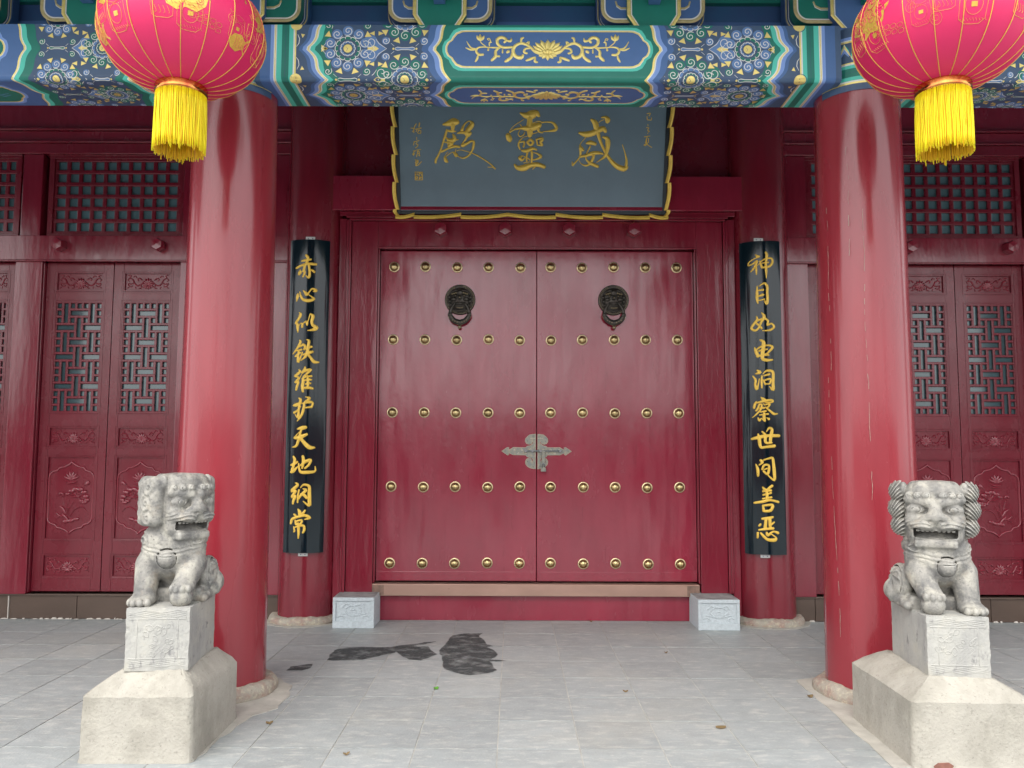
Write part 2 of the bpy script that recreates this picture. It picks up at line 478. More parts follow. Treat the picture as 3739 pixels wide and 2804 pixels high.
def catmull(P, sub):
    out = []
    n = len(P)
    if n < 3: sub = max(2, sub)
    for i in range(n - 1):
        p0, p1, p2, p3 = P[max(i - 1, 0)], P[i], P[i + 1], P[min(i + 2, n - 1)]
        for k in range(sub):
            t = k / sub
            out.append(tuple(0.5 * ((2 * b) + (-a + c) * t + (2 * a - 5 * b + 4 * c - d) * t * t + (-a + 3 * b - 3 * c + d) * t ** 3)
                             for a, b, c, d in zip(p0, p1, p2, p3)))
    out.append(tuple(P[-1]))
    return out
def brush(mb, P, mp, h, m=0, sub=4, smooth_path=True, hb=0.0):
    """a domed stroke: P = [(u, v, width)], mp(u, v, height) -> xyz"""
    Q = catmull(P, sub) if smooth_path else P
    N = len(Q)
    vs = []
    prof = ((-1, 0), (-0.62, 0.8), (0, 1), (0.62, 0.8), (1, 0))
    # round caps
    ext = []
    for i, (u, v, w) in enumerate(Q):
        a = Q[max(i - 1, 0)]; b = Q[min(i + 1, N - 1)]
        dx, dy = b[0] - a[0], b[1] - a[1]
        L = math.hypot(dx, dy) or 1e-9
        ext.append((u, v, max(w, 1e-4), dx / L, dy / L))
    u, v, w, dx, dy = ext[0]
    ext.insert(0, (u - dx * w * 0.32, v - dy * w * 0.32, w * 0.45, dx, dy))
    u, v, w, dx, dy = ext[-1]
    ext.append((u + dx * w * 0.32, v + dy * w * 0.32, w * 0.45, dx, dy))
    for (u, v, w, dx, dy) in ext:
        for (s, hh) in prof:
            vs.append(mp(u - dy * s * w / 2, v + dx * s * w / 2, hb + hh * h * min(1, w / (h * 2.2) if h else 1)))
    fs = []
    for i in range(len(ext) - 1):
        for k in range(4):
            a = i * 5 + k
            fs.append((a, a + 5, a + 6, a + 1))
    fs.append((0, 1, 2, 3, 4)); e = (len(ext) - 1) * 5
    fs.append((e + 4, e + 3, e + 2, e + 1, e))
    mb.add(vs, fs, m)
def arc2(cx, cy, r, a0, a1, n):
    return [(cx + r * math.cos(a0 + (a1 - a0) * i / n), cy + r * math.sin(a0 + (a1 - a0) * i / n)) for i in range(n + 1)]
def spiral2(cx, cy, r0, r1, a0, turns, n, sgn=1):
    return [(cx + (r0 + (r1 - r0) * (i / n) ** 0.8) * math.cos(a0 + sgn * 2 * PI * turns * i / n),
             cy + (r0 + (r1 - r0) * (i / n) ** 0.8) * math.sin(a0 + sgn * 2 * PI * turns * i / n)) for i in range(n + 1)]

# gold characters traced as brush strokes: x, height, width in millimetres
GLYPH={
'dian':('P','-766,755,12 -722,762,34 -672,776,50 -635,773,28;-679,758,34 -682,713,22 -680,698,16;-733,707,9 -698,700,19 -655,698,6;-732,713,12 -746,665,17 -765,614,13 -785,554,11 -808,503,13 -831,463,16 -834,436,14;-746,656,5 -721,629,19 -681,623,31 -668,647,25 -680,674,12;-662,629,13 -634,630,6;-759,611,8 -731,605,11 -693,599,28 -722,572,16;-731,623,5 -722,569,8;-785,530,16 -754,542,13 -716,560,13 -662,575,19 -625,569,16;-726,527,5 -748,500,5 -752,478,19 -743,454,25 -727,442,9;-745,488,5 -717,509,5 -688,527,5;-682,527,9 -657,503,25 -651,488,19 -663,521,9 -656,551,5;-642,682,8 -611,690,19 -574,687,19;-605,704,22 -585,749,12 -557,776,8 -535,782,9 -514,761,28 -529,735,34 -555,705,31 -555,672,37 -527,687,19;-558,660,19 -574,630,13 -596,603,9 -600,582,25 -568,594,19 -527,618,16 -502,612,16 -506,573,17 -519,536,13 -550,497,13 -595,476,11 -638,491,5;-650,536,5 -619,545,5 -575,536,6 -522,520,6 -469,497,9 -412,464,8 -356,425,9 -315,385,9 -337,399,6 -381,402,5'),
'ling':('P','-103,850,11 -54,830,39 -5,837,56 34,850,39 59,824,18;-22,813,39 -22,790,35 -21,739,43 -18,691,39 -21,661,28;-75,796,5 -131,762,5 -170,732,5 -195,694,7;-209,671,32 -195,637,39 -191,620,25;-191,691,9 -152,715,11 -96,725,18 -35,725,39 18,736,46 63,753,39;81,773,11 123,777,8 173,772,14 205,740,21 199,712,21 142,702,11 92,699,5;7,766,5 42,783,5 74,780,7;53,726,21 60,698,14 92,690,9;7,680,5 46,692,6;-103,756,7 -89,739,6;-106,708,5 -120,678,7 -102,657,8 -74,671,8 -64,695,5;-39,661,5 -81,647,5 -109,616,11 -116,586,14 -102,551,11;-113,606,9 -70,616,12 -67,596,12 -74,572,14;-15,634,16 10,610,18 -13,586,16 -38,610,18 -15,634,16;36,637,11 44,610,12 47,586,9;40,634,11 82,644,18 86,627,21 72,610,18 90,586,14 51,586,11;-88,541,14 -45,538,25 5,558,21 41,547,11;-39,524,14 -46,493,12 -44,452,13;-2,534,16 0,493,16 -3,435,11;-87,500,5 -62,490,6 -37,479,7 -16,462,7;-80,496,7 -105,483,21 -87,462,18 -55,486,5;12,524,5 44,517,11 77,493,21 48,473,13 2,462,9;-73,438,5 -19,448,5;-151,424,13 -123,396,29 -69,396,43 -15,417,32 49,424,29 110,404,25;38,414,9 6,384,5'),
'wei':('P','505,799,16 539,771,36 553,727,36 567,683,26 585,627,20 616,561,18 650,504,20 691,451,26 742,409,33 798,391,36 827,407,20;817,413,20 819,460,16 804,521,8 779,593,5;404,689,16 456,677,36 508,683,39 566,708,36 611,724,33 632,696,20;463,652,5 434,620,5 415,592,8 423,561,26 443,545,20;416,564,20 420,520,15 411,485,11 385,453,10 353,418,15;349,450,5 353,418,13;408,463,5 425,434,5 462,418,13 498,428,16 526,472,20 535,510,20;418,491,16 467,501,20 525,520,26 581,523,20 614,514,13;468,602,13 503,608,29 549,596,20;504,580,10 482,539,8 467,501,7 474,463,12 514,434,23 574,409,20;610,655,13 646,640,29 654,599,33 649,545,26 631,495,20 592,466,11 560,444,5;593,814,10 625,817,19 645,796,36 642,777,26;616,799,5 590,788,5 571,774,5'),
'yang':('P','-1042,725,5 -1011,723,5;-995,760,5 -1014,728,5 -1017,685,5;-1016,708,5 -1030,694,5;-966,767,8 -973,731,5;-1004,715,5 -951,726,5;-987,712,5 -998,695,5;-970,715,5 -985,686,5;-977,708,5 -957,702,5 -959,682,5 -981,681,5'),
'yan':('P','-994,650,5 -993,630,5;-1020,610,5 -972,622,5;-1014,610,5 -1024,584,5;-990,607,5 -1000,594,5 -983,587,5 -991,571,5 -1006,561,5'),
'shuo':('P','-1026,535,5 -1002,538,5;-1014,535,5 -1033,505,5;-1024,521,5 -1025,498,5;-1016,515,5 -1025,500,5;-995,544,5 -960,548,5;-984,541,5 -996,495,5 -999,487,5;-992,531,5 -974,531,5 -975,495,5;-985,515,5 -978,515,5;-978,502,5 -968,493,5'),
'shu':('P','-1012,462,5 -983,455,5 -1011,439,5;-1011,439,5 -983,445,5 -1008,415,6 -984,419,5 -957,447,5;-1003,462,5 -1006,422,5'),
'seal':('P','-1014,359,5 -951,358,5;-951,359,5 -952,294,5;-952,293,5 -1015,293,5;-1015,292,5 -1014,359,5;-1006,349,5 -1006,332,5;-996,349,5 -989,336,5;-978,352,5 -979,329,5;-965,352,5 -958,332,5;-978,348,5 -960,349,5;-1007,322,5 -993,322,5;-993,322,5 -993,306,5;-993,306,5 -1007,305,5;-1007,305,5 -1007,322,5;-976,322,5 -976,299,5;-962,326,5 -966,306,5;-974,316,5 -957,316,5'),
'ji':('P','981,847,5 1009,851,5 1000,829,6;982,826,5 986,800,5 999,796,5 1019,796,5 1021,814,5'),
'hai':('P','992,761,5 994,746,5;981,733,5 1001,731,5 992,712,5 1000,707,5 1007,702,5 995,697,5;994,687,5 994,683,5'),
'xia':('P','965,658,5 1014,665,5;991,658,5 984,641,5 976,604,5;997,646,5 1002,638,5 1002,609,5;986,638,5 986,599,5;966,592,5 984,597,5 981,587,5 967,587,5 966,592,5;995,609,5 994,594,5 1033,570,5'),
'chi':('C','-1985,3113,14 -1969,3092,18 -1975,3053,16 -1988,3035,14;-2022,3062,9 -1989,3069,16 -1939,3076,11;-2071,3002,14 -2024,3023,14 -1965,3037,16 -1895,3035,16;-1992,3030,14 -2000,2984,16 -1993,2961,14 -2008,2922,9;-1960,3035,14 -1952,2984,15 -1951,2938,16 -1960,2917,13 -1985,2938,5;-2030,2986,5 -2038,2961,20 -2042,2942,11 -2007,2979,5;-1948,2989,5 -1927,2980,14 -1909,2966,14'),
'xin':('C','-2050,2782,7 -2053,2754,20 -2059,2713,5;-2032,2795,7 -2022,2759,14 -2003,2729,16 -1957,2718,20 -1908,2732,14 -1926,2750,9 -1961,2773,5;-2003,2807,5 -1977,2780,20 -1970,2768,14 -1950,2793,9 -1924,2823,11 -1892,2805,18 -1919,2798,5'),
'si':('C','-2032,2617,5 -2020,2599,18 -2039,2558,16 -2063,2528,14 -2052,2514,7;-2047,2521,16 -2044,2485,18 -2041,2446,6;-2035,2494,5 -2020,2521,5 -2002,2517,14 -2004,2489,14;-2004,2512,5 -1976,2537,9 -1964,2530,18 -1961,2505,9;-1960,2526,7 -1947,2567,7 -1937,2604,7;-1934,2606,9 -1914,2585,20 -1922,2544,18 -1916,2512,18 -1884,2485,25 -1911,2469,18 -1956,2460,5'),
'tie':('C','-2022,2377,9 -2015,2361,16 -2043,2309,14 -2082,2261,7;-2047,2286,7 -2004,2298,14;-2059,2239,11 -2033,2259,14 -2006,2273,10;-2027,2282,13 -2034,2237,16 -2029,2191,16 -1993,2277,5;-2023,2318,7 -1990,2339,16 -1973,2323,14 -1984,2298,9;-1984,2300,14 -1957,2312,16 -1917,2323,14;-1992,2250,9 -1947,2269,18 -1907,2280,14;-1964,2382,5 -1943,2373,16 -1947,2327,17 -1954,2278,20 -1969,2237,16 -2007,2203,5;-1952,2264,14 -1924,2228,16 -1896,2194,20 -1856,2192,9'),
'wei2':('C','-2023,2126,9 -2013,2108,16 -2055,2072,18;-2055,2067,9 -2025,2061,11 -2030,2047,11 -2054,2020,13;-2053,2015,9 -2025,2024,13 -2037,1984,16 -2043,1952,13;-2027,2024,5 -2010,2061,5 -1993,2092,5;-1969,2149,11 -1973,2128,16 -1993,2101,16;-1993,2101,13 -1962,2119,16 -1921,2126,16 -1952,2092,13 -1978,2065,13 -1984,2025,18 -1988,1980,19 -1982,1937,13;-1996,2047,7 -1960,2065,11 -1913,2072,13;-1966,2034,11 -1942,2043,13 -1915,2041,13;-1963,2002,11 -1941,2011,13 -1919,2009,11;-1967,1971,16 -1940,1973,16 -1900,1966,14;-1947,2074,11 -1942,2025,16 -1943,1975,13'),
'hu':('C','-2019,1885,7 -2001,1872,16 -2011,1827,16 -2016,1778,14 -2019,1733,20 -2024,1719,11 -2047,1746,5;-2064,1822,13 -2035,1829,22 -1993,1843,11;-2058,1760,16 -2030,1778,11 -1997,1814,5;-1961,1894,5 -1925,1885,16 -1951,1863,11 -1982,1840,7;-1982,1840,9 -1937,1852,18 -1899,1845,13 -1907,1809,13;-1967,1800,7 -1936,1807,11 -1905,1809,13;-1969,1845,11 -1972,1805,16 -1984,1755,16 -2006,1715,13 -2027,1690,5'),
'tian':('C','-2020,1624,12 -1980,1633,25 -1947,1639,17;-2046,1547,15 -1997,1556,25 -1939,1581,15;-1989,1618,12 -2000,1575,15 -2014,1520,18 -2032,1480,15 -2065,1471,7;-1989,1612,5 -2028,1575,7 -2049,1547,12;-2000,1553,18 -1971,1520,20 -1921,1471,25 -1875,1468,12'),
'di':('C','-2074,1321,13 -2046,1330,17 -2013,1349,11;-2054,1394,12 -2041,1367,20 -2049,1318,17 -2063,1281,18;-2072,1263,18 -2045,1275,20 -2009,1312,6;-2004,1336,9 -1999,1294,13 -1983,1263,17 -1928,1261,20 -1867,1270,13 -1868,1310,6;-1997,1312,7 -1949,1349,18 -1906,1364,17 -1918,1325,15 -1950,1294,13;-1971,1398,15 -1964,1361,18 -1972,1294,12'),
'gang':('C','-2027,1172,9 -2008,1154,17 -2059,1111,20;-2062,1099,12 -2025,1106,17 -2058,1057,17;-2060,1051,11 -2027,1063,17 -2042,1027,17 -2047,997,12;-1995,1115,11 -2003,1063,12 -2004,1009,11;-1983,1133,6 -1956,1157,13 -1913,1145,17 -1909,1088,20 -1907,1027,21 -1909,985,18 -1959,1021,6;-1962,1124,7 -1937,1112,17 -1979,1069,15 -1996,1039,9;-1979,1081,12 -1948,1069,18 -1929,1045,15'),
'chang':('C','-2000,954,9 -1984,927,21 -1989,888,12;-1939,946,11 -1957,921,15 -1974,906,9;-2033,912,12 -2017,900,12;-2061,834,15 -2050,870,17 -2011,888,15 -1944,903,17 -1901,882,17 -1943,870,6;-2022,864,9 -2015,834,15;-2022,852,9 -1967,864,13 -1976,834,12 -2015,828,13;-2033,810,7 -2026,774,13 -2035,765,6;-2030,801,9 -1984,816,12 -1948,816,15 -1944,780,15 -1956,759,11;-1997,840,12 -1990,786,17 -1991,714,9'),
'shen':('C','1868,3133,6 1884,3117,16 1901,3112,9 1847,3093,6 1809,3064,7 1810,3043,10 1850,3057,9 1881,3079,12 1871,3048,13 1849,3010,12 1826,2986,7;1871,3043,9 1873,3005,12 1874,2960,7;1878,3033,5 1904,3057,5;1905,3074,9 1913,3038,14 1922,3015,12;1907,3067,7 1954,3095,9 2001,3096,12 2010,3067,14 1985,3029,14 1920,3017,12;1921,3055,6 1972,3062,12;1953,3150,12 1962,3124,16 1953,3062,14 1954,2991,15 1954,2925,5'),
'mu':('C','1877,2858,6 1875,2801,16 1874,2745,16 1881,2707,7;1893,2856,6 1935,2882,13 1960,2854,15 1959,2802,14 1960,2740,16 1952,2703,16 1934,2731,7;1883,2820,7 1927,2825,14;1879,2768,9 1926,2783,16;1879,2731,7 1935,2743,10'),
'ru':('C','1866,2599,6 1870,2566,16 1839,2528,15 1822,2495,14 1852,2477,14 1880,2495,12 1905,2547,14 1929,2594,19 1907,2629,6;1859,2556,9 1891,2566,12 1924,2575,16;1858,2542,9 1886,2519,14 1908,2491,13;1936,2580,14 1961,2552,13 1953,2519,12 1988,2533,12 2011,2505,14 1973,2477,13 1912,2472,5'),
'dian2':('C','1891,2394,9 1918,2376,20 1917,2331,22 1909,2272,22 1910,2231,20 1946,2220,18 1991,2223,10;1845,2331,7 1855,2299,18 1872,2252,20;1858,2308,9 1894,2335,11 1957,2347,11 1993,2331,16 1965,2295,13 1938,2272,11 1879,2258,13;1924,2263,9 1960,2263,11;1876,2299,9 1912,2308,13 1948,2313,9'),
'dong':('C','1859,2136,7 1885,2118,20 1847,2105,7;1826,2087,8 1848,2051,14 1843,2015,14 1855,1977,18 1867,2006,10 1879,2064,5;1900,2089,9 1897,2046,13 1898,1984,10;1907,2101,5 1939,2130,13 1988,2123,17 1994,2078,17 1991,2024,17 1989,1970,20 1959,1997,5;1916,2087,10 1963,2101,13;1913,2053,7 1919,2033,11 1928,2011,9;1915,2047,9 1969,2060,13 1961,2020,10 1923,2020,8'),
'cha':('C','1887,1907,5 1907,1889,20 1929,1880,11;1851,1869,9 1837,1844,16 1829,1813,13;1853,1858,9 1916,1874,16 1978,1881,11 1982,1865,11 1920,1858,5;1875,1849,9 1861,1809,13 1845,1791,11;1866,1840,8 1893,1845,10 1885,1804,11 1855,1768,10 1814,1733,5;1906,1849,7 1919,1840,9;1915,1840,8 1960,1847,11 1937,1813,11;1923,1822,9 1963,1787,13 1993,1764,16 2025,1767,5;1876,1813,9 1914,1816,13;1882,1780,8 1927,1789,13;1873,1755,7 1944,1764,12;1911,1773,13 1910,1737,17 1916,1702,11 1890,1728,5;1861,1733,7 1872,1708,14 1886,1726,7;1930,1733,5 1950,1720,17'),
'shi':('C','1803,1553,13 1865,1568,21 1938,1581,18 2033,1581,20;1859,1596,9 1867,1553,20 1878,1486,17 1918,1486,15 1992,1495,20;1890,1617,9 1917,1584,18 1916,1535,17 1931,1519,15 1968,1523,13;1927,1614,6 1949,1645,12 1973,1633,17 1963,1578,20 1956,1526,17'),
'jian':('C','1835,1342,7 1850,1297,18 1851,1242,13;1873,1376,15 1888,1358,17 1860,1333,6;1897,1376,9 1934,1388,11 1971,1394,15 1979,1346,17 1984,1279,20 1982,1209,15 1931,1251,7;1886,1297,13 1902,1333,13 1939,1333,13 1938,1285,15 1925,1260,15 1895,1285,12;1902,1297,9 1932,1309,9'),
'shan':('C','1886,1151,9 1901,1133,17;1966,1164,15 1941,1145,15 1922,1127,12;1885,1115,11 1956,1124,13;1888,1085,12 1955,1103,12;1884,1054,11 1957,1067,13;1913,1133,12 1921,1091,17 1917,1042,15;1816,1018,13 1883,1030,17 1945,1043,13 2014,1028,15;1886,1000,12 1891,952,17;1886,997,11 1962,1003,17 1946,958,17 1894,952,15'),
'e':('C','1874,888,12 1920,892,19 1966,904,12;1852,828,12 1864,843,13;1908,886,17 1900,813,19;1938,886,18 1940,820,17;1974,862,11 1946,838,12;1848,795,11 1903,804,15 1967,811,15;1841,771,15 1837,729,12;1863,771,11 1883,747,15 1919,717,17 1974,715,21 1986,733,11 1944,766,6;1911,777,12 1920,753,17 1963,784,11 2005,772,17'),
}

# ------------------------------------------------------------------ ground, paving
mb = MB('courtyard_stone'); mb.box(-60, 60, -70, 30, -0.3, -0.02)
tag(part('courtyard_ground', mb), kind='structure')
mb = MB('porch_grout'); mb.box(-9, 9, 0.2, 7.6, -0.019, -0.0035)
floor = part('porch_pavement', mb, at=(0, 4, 0)); tag(floor, kind='structure')
TX, TY = 0.4025, 0.4126
mb = MB('slate_tile'); mb.box(-TX / 2 + .0034, TX / 2 - .0034, -TY / 2 + .0032, TY / 2 - .0032, -0.02, 0.0)
tile_me = make_mesh('tile', mb)
rt = random.Random(3)
for j in range(11):
    for i in range(-12, 12):
        x = 0.1285 + TX * (i + 0.5); y = 2.834 + TY * (j + 0.5)
        o = inst('tile', tile_me, floor, (x, y, rt.uniform(-0.0012, 0.0008)))
        o.rotation_euler = (rt.uniform(-.0012, .0012), rt.uniform(-.0012, .0012), rt.uniform(-.001, .001))
mb = MB('slate_tile')
for (x0, x1, y0, y1) in ((-9, -4.705, 0.2, 7.6), (4.96, 9, 0.2, 7.6), (-4.70, 4.955, 0.2, 2.83)):
    nx = int((x1 - x0) / TX) + 1; ny = int((y1 - y0) / TY) + 1
    for i in range(nx):
        for j in range(ny):
            a = x0 + i * TX; b = y0 + j * TY
            if a + .05 > x1 or b + .05 > y1: continue
            mb.box(a + .002, min(a + TX, x1) - .002, b + .002, min(b + TY, y1) - .002, -0.02, -0.0006)
tag(part('outer_tiles', mb, floor), kind='stuff')

# ------------------------------------------------------------------ the hall
HALL = thing('temple_hall', (0, 7.1, 0), 'red lacquered temple hall front with studded double gate under painted blue and green beams', 'temple')

def ring_box(mb, x0, x1, y0, y1, z0, z1, m=0): mb.box(x0, x1, y0, y1, z0, z1, m)

# columns ------------------------------------------------------------
def column(x, y, r, top, n=56, taper=0.92, rear=False):
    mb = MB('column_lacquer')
    if rear: mb = MB('column_lacquer_shaded')
    prof = [(r, 0.02)] + [(r * (1 - (1 - taper) * k / 12), top * k / 12) for k in range(1, 13)]
    mb.lathe(prof, n, (x, y, 0))
    return mb
def column_base(x, y, r0, r1, h, seed):
    mb = MB('column_base_stone')
    rnd = random.Random(seed)
    n = 56
    ph = [rnd.uniform(0, 6.28) for _ in range(4)]
    prof = [(r0, 0), (r0 * 1.01, h * .35), (r0 * .985, h * .7), (r0 * .93, h * .95), (r1, h), (r1 * .8, h * .98)]
    vs = []
    for (r, z) in prof:
        for i in range(n):
            a = 2 * PI * i / n
            w = 1 + .022 * math.sin(3 * a + ph[0]) + .014 * math.sin(7 * a + ph[1]) + rnd.uniform(-.008, .008)
            vs.append((x + r * w * math.cos(a), y + r * w * math.sin(a), z * (1 + .12 * math.sin(4 * a + ph[2]) + rnd.uniform(-.06, .06))))
    fs = [(j * n + i, j * n + (i + 1) % n, (j + 1) * n + (i + 1) % n, (j + 1) * n + i) for j in range(len(prof) - 1) for i in range(n)]
    mb.add(vs, fs)
    return mb
OUT = [-5.46, -1.98, 1.98, 5.46]
INN = [-5.46, -1.975, 1.975, 5.46]
ocols = []
for i, x in enumerate(OUT):
    c = part('porch_column', column(x, 5.0, 0.278, 3.69), HALL, at=(x, 5.0, 0), smooth=True)
    part('column_base', column_base(x, 5.0, 0.340, 0.290, 0.075, 20 + i), c, at=(x, 5, 0), smooth=True)
    ocols.append(c)
icols = []
for i, x in enumerate(INN):
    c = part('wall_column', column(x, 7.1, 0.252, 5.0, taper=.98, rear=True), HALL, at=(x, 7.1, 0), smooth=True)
    part('column_base', column_base(x, 7.1, 0.315, 0.262, 0.06, 40 + i), c, at=(x, 7.1, 0), smooth=True)
    icols.append(c)

# painted crack lines down the right column are geometry of chipped lacquer
mb = MB('column_base_stone')
rnd = random.Random(5)
for (a0, z0, z1) in ((-2.72, 2.95, 1.9), (-2.80, 1.9, 0.35), (-1.92, 2.9, 1.1), (-2.2, 3.4, 2.6)):
    a = a0; z = z0; pts = []
    while z > z1:
        pts.append((a, z)); z -= rnd.uniform(.02, .05); a += rnd.uniform(-.012, .0118)
    for (p, q) in zip(pts, pts[1:]):
        if rnd.random() < .35: continue
        def cp(a, z, w): return (1.98 + .2795 * math.cos(a + w), 5 + .2795 * math.sin(a + w), z)
        w = rnd.uniform(.002, .005)
        mb.sheet([cp(p[0], p[1], -w), cp(q[0], q[1], -w), cp(q[0], q[1], w), cp(p[0], p[1], w)])
part('lacquer_crack', mb, ocols[2], kind='stuff')

# ------------------------------------------------------------------ gate bay
GY = 7.06                    # front face of the gate leaves
def W(name, boxes, m='frame_lacquer', bevel=0.004, label=None, parent=None, auto=None):
    mb = MB(m)
    for b in boxes: mb.box(*b)
    return part(name, mb, parent or HALL, bevel=bevel, label=label)
# jambs with stepped mouldings
for s in (-1, 1):
    def X(a, b): return (min(s * a, s * b), max(s * a, s * b))
    W('gate_jamb', [(*X(1.40, 1.63), 6.985, 7.25, 0.245, 3.462)])
    W('jamb_moulding', [(*X(1.6325, 1.652), 6.965, 7.25, 0.245, 3.462), (*X(1.6545, 1.676), 6.975, 7.25, 0.245, 3.474), (*X(1.6785, 1.74), 6.99, 7.25, 0.0, 3.486)])
    W('gate_stop', [(*X(1.385, 1.3985), 7.0, 7.25, 0.32, 3.222)])
W('gate_lintel', [(-1.3995, 1.3995, 6.985, 7.25, 3.235, 3.462)])
W('lintel_lip', [(-1.3975, 1.3975, 6.972, 7.02, 3.218, 3.2335)])
W('lintel_moulding', [(-1.652, 1.652, 6.965, 7.25, 3.4645, 3.484), (-1.676, 1.676, 6.955, 7.25, 3.4865, 3.505), (-1.74, 1.74, 6.97, 7.25, 3.5075, 3.545)])
W('upper_rail', [(-1.90, 1.90, 6.93, 7.25, 3.548, 3.855)], 'gate_lacquer')
# recessed boards over the upper rail
for (a, b) in ((-1.80, -1.22), (-1.16, -.40), (-.34, .34), (.40, 1.16), (1.22, 1.80)):
    W('upper_board', [(a, b, 7.13, 7.2, 3.90, 4.62)], 'wood_lacquer', .003)
W('board_frame', [(-1.9, 1.9, 7.05, 7.25, 3.858, 3.897), (-1.9, 1.9, 7.05, 7.25, 4.625, 5.0)] +
  [(x - .028, x + .028, 7.07, 7.24, 3.8985, 4.6235) for x in (-1.19, -.37, .37, 1.19)] +
  [(-1.9, -1.803, 7.06, 7.25, 3.8985, 4.6235), (1.803, 1.9, 7.06, 7.25, 3.8985, 4.6235)])
# threshold
W('threshold_board', [(-1.36, 1.36, 7.05, 7.2, 0.0, 0.213)], 'gate_lacquer')
mb = MB('copper_sheet'); mb.box(-1.415, 1.385, 6.99, 7.25, 0.215, 0.3135)
thr = part('threshold_cap', mb, HALL, bevel=.003)
mb = MB('tarnish')
mb.box(-1.416, -1.30, 6.9885, 6.9897, 0.222, 0.306); mb.box(1.28, 1.386, 6.9885, 6.9897, 0.222, 0.306)
part('tarnished_end', mb, thr)
# hexagonal door pegs
hexm = MB('frame_lacquer')
def hexpeg(mb, r, d):
    prof = [(0.0, d), (r * .86, d), (r, d * .8), (r * 1.0, 0)]
    vs = []; n = 6
    for (rr, h) in prof[1:]:
        for i in range(n):
            a = PI / 6 + i * PI / 3
            vs.append((rr * math.cos(a), -h, rr * math.sin(a)))
    c = len(vs); vs.append((0, -d - .003, 0))
    fs = [(j * n + i, j * n + (i + 1) % n, (j + 1) * n + (i + 1) % n, (j + 1) * n + i) for j in range(2) for i in range(n)]
    fs += [(c, (i + 1) % n, i) for i in range(n)]
    mb.add(vs, fs)
hexpeg(hexm, .060, .10)
peg_me = make_mesh('door_peg', hexm)
for x in (-.845, -.28, .28, .845): inst('door_peg', peg_me, HALL, (x, 6.985, 3.375), scale=(1.1, 1, 1.1))

# gate leaves ---------------------------------------------------------
stud = MB('brass', 'brass_rim', 'brass_dark')
stud.lathe([(.047, 0), (.047, .006), (.044, .009), (.038, .0095)], 28, axis='y', m=1)
stud.lathe([(.038, .0095), (.036, .004), (.034, .0035)], 28, axis='y', m=2)
stud.lathe([(.0345, .003), (.033, .014), (.028, .024), (.020, .0315), (.010, .0355), (.0001, .037)], 28, axis='y', m=0)
stud_me = make_mesh('door_stud', stud, smooth=True)
ROWS = [3.069, 2.42, 1.78, 1.134, .482]
leaves = []
for s in (-1, 1):
    mb = MB('gate_lacquer')
    a, b = (-1.382, -.003) if s < 0 else (.003, 1.382)
    planks = 7
    w = (b - a) / planks
    mb.box(a, b, GY, GY + .07, 0.33, 3.216)
    mb.box(a + .002, b - .002, GY - .004, GY - .0003, 0.335, 0.41)
    lf = part('gate_leaf', mb, HALL, at=(s * .7, GY, .33), bevel=.006)
    leaves.append(lf)
    mj = MB('frame_lacquer'); rk = random.Random(31 + s)
    for q in range(1, planks):
        x = a + w * q; z = .42
        while z < 3.16:
            z2 = z + rk.uniform(.08, .5)
            if rk.random() < .6: mj.add([(x, GY - .0004, z), (x + .0022, GY - .0004, z), (x + .0022 + rk.uniform(-.002, .002), GY - .0004, min(z2, 3.18)), (x + rk.uniform(-.002, .002), GY - .0004, min(z2, 3.18))], [(0, 1, 2, 3)])
            x += rk.uniform(-.004, .004); z = z2 + rk.uniform(.02, .2)
    part('plank_joint', mj, lf, kind='stuff')
    rj = random.Random(11 + s)
    for z in ROWS:
        for k in range(5):
            x = (-1.264 + .2793 * k) if s < 0 else (.123 + .2793 * k)
            o = inst('door_stud', stud_me, lf, (x + rj.uniform(-.003, .003), GY - .0003, z + rj.uniform(-.004, .004)))
            o.rotation_euler = (0, rj.uniform(0, 6), 0)
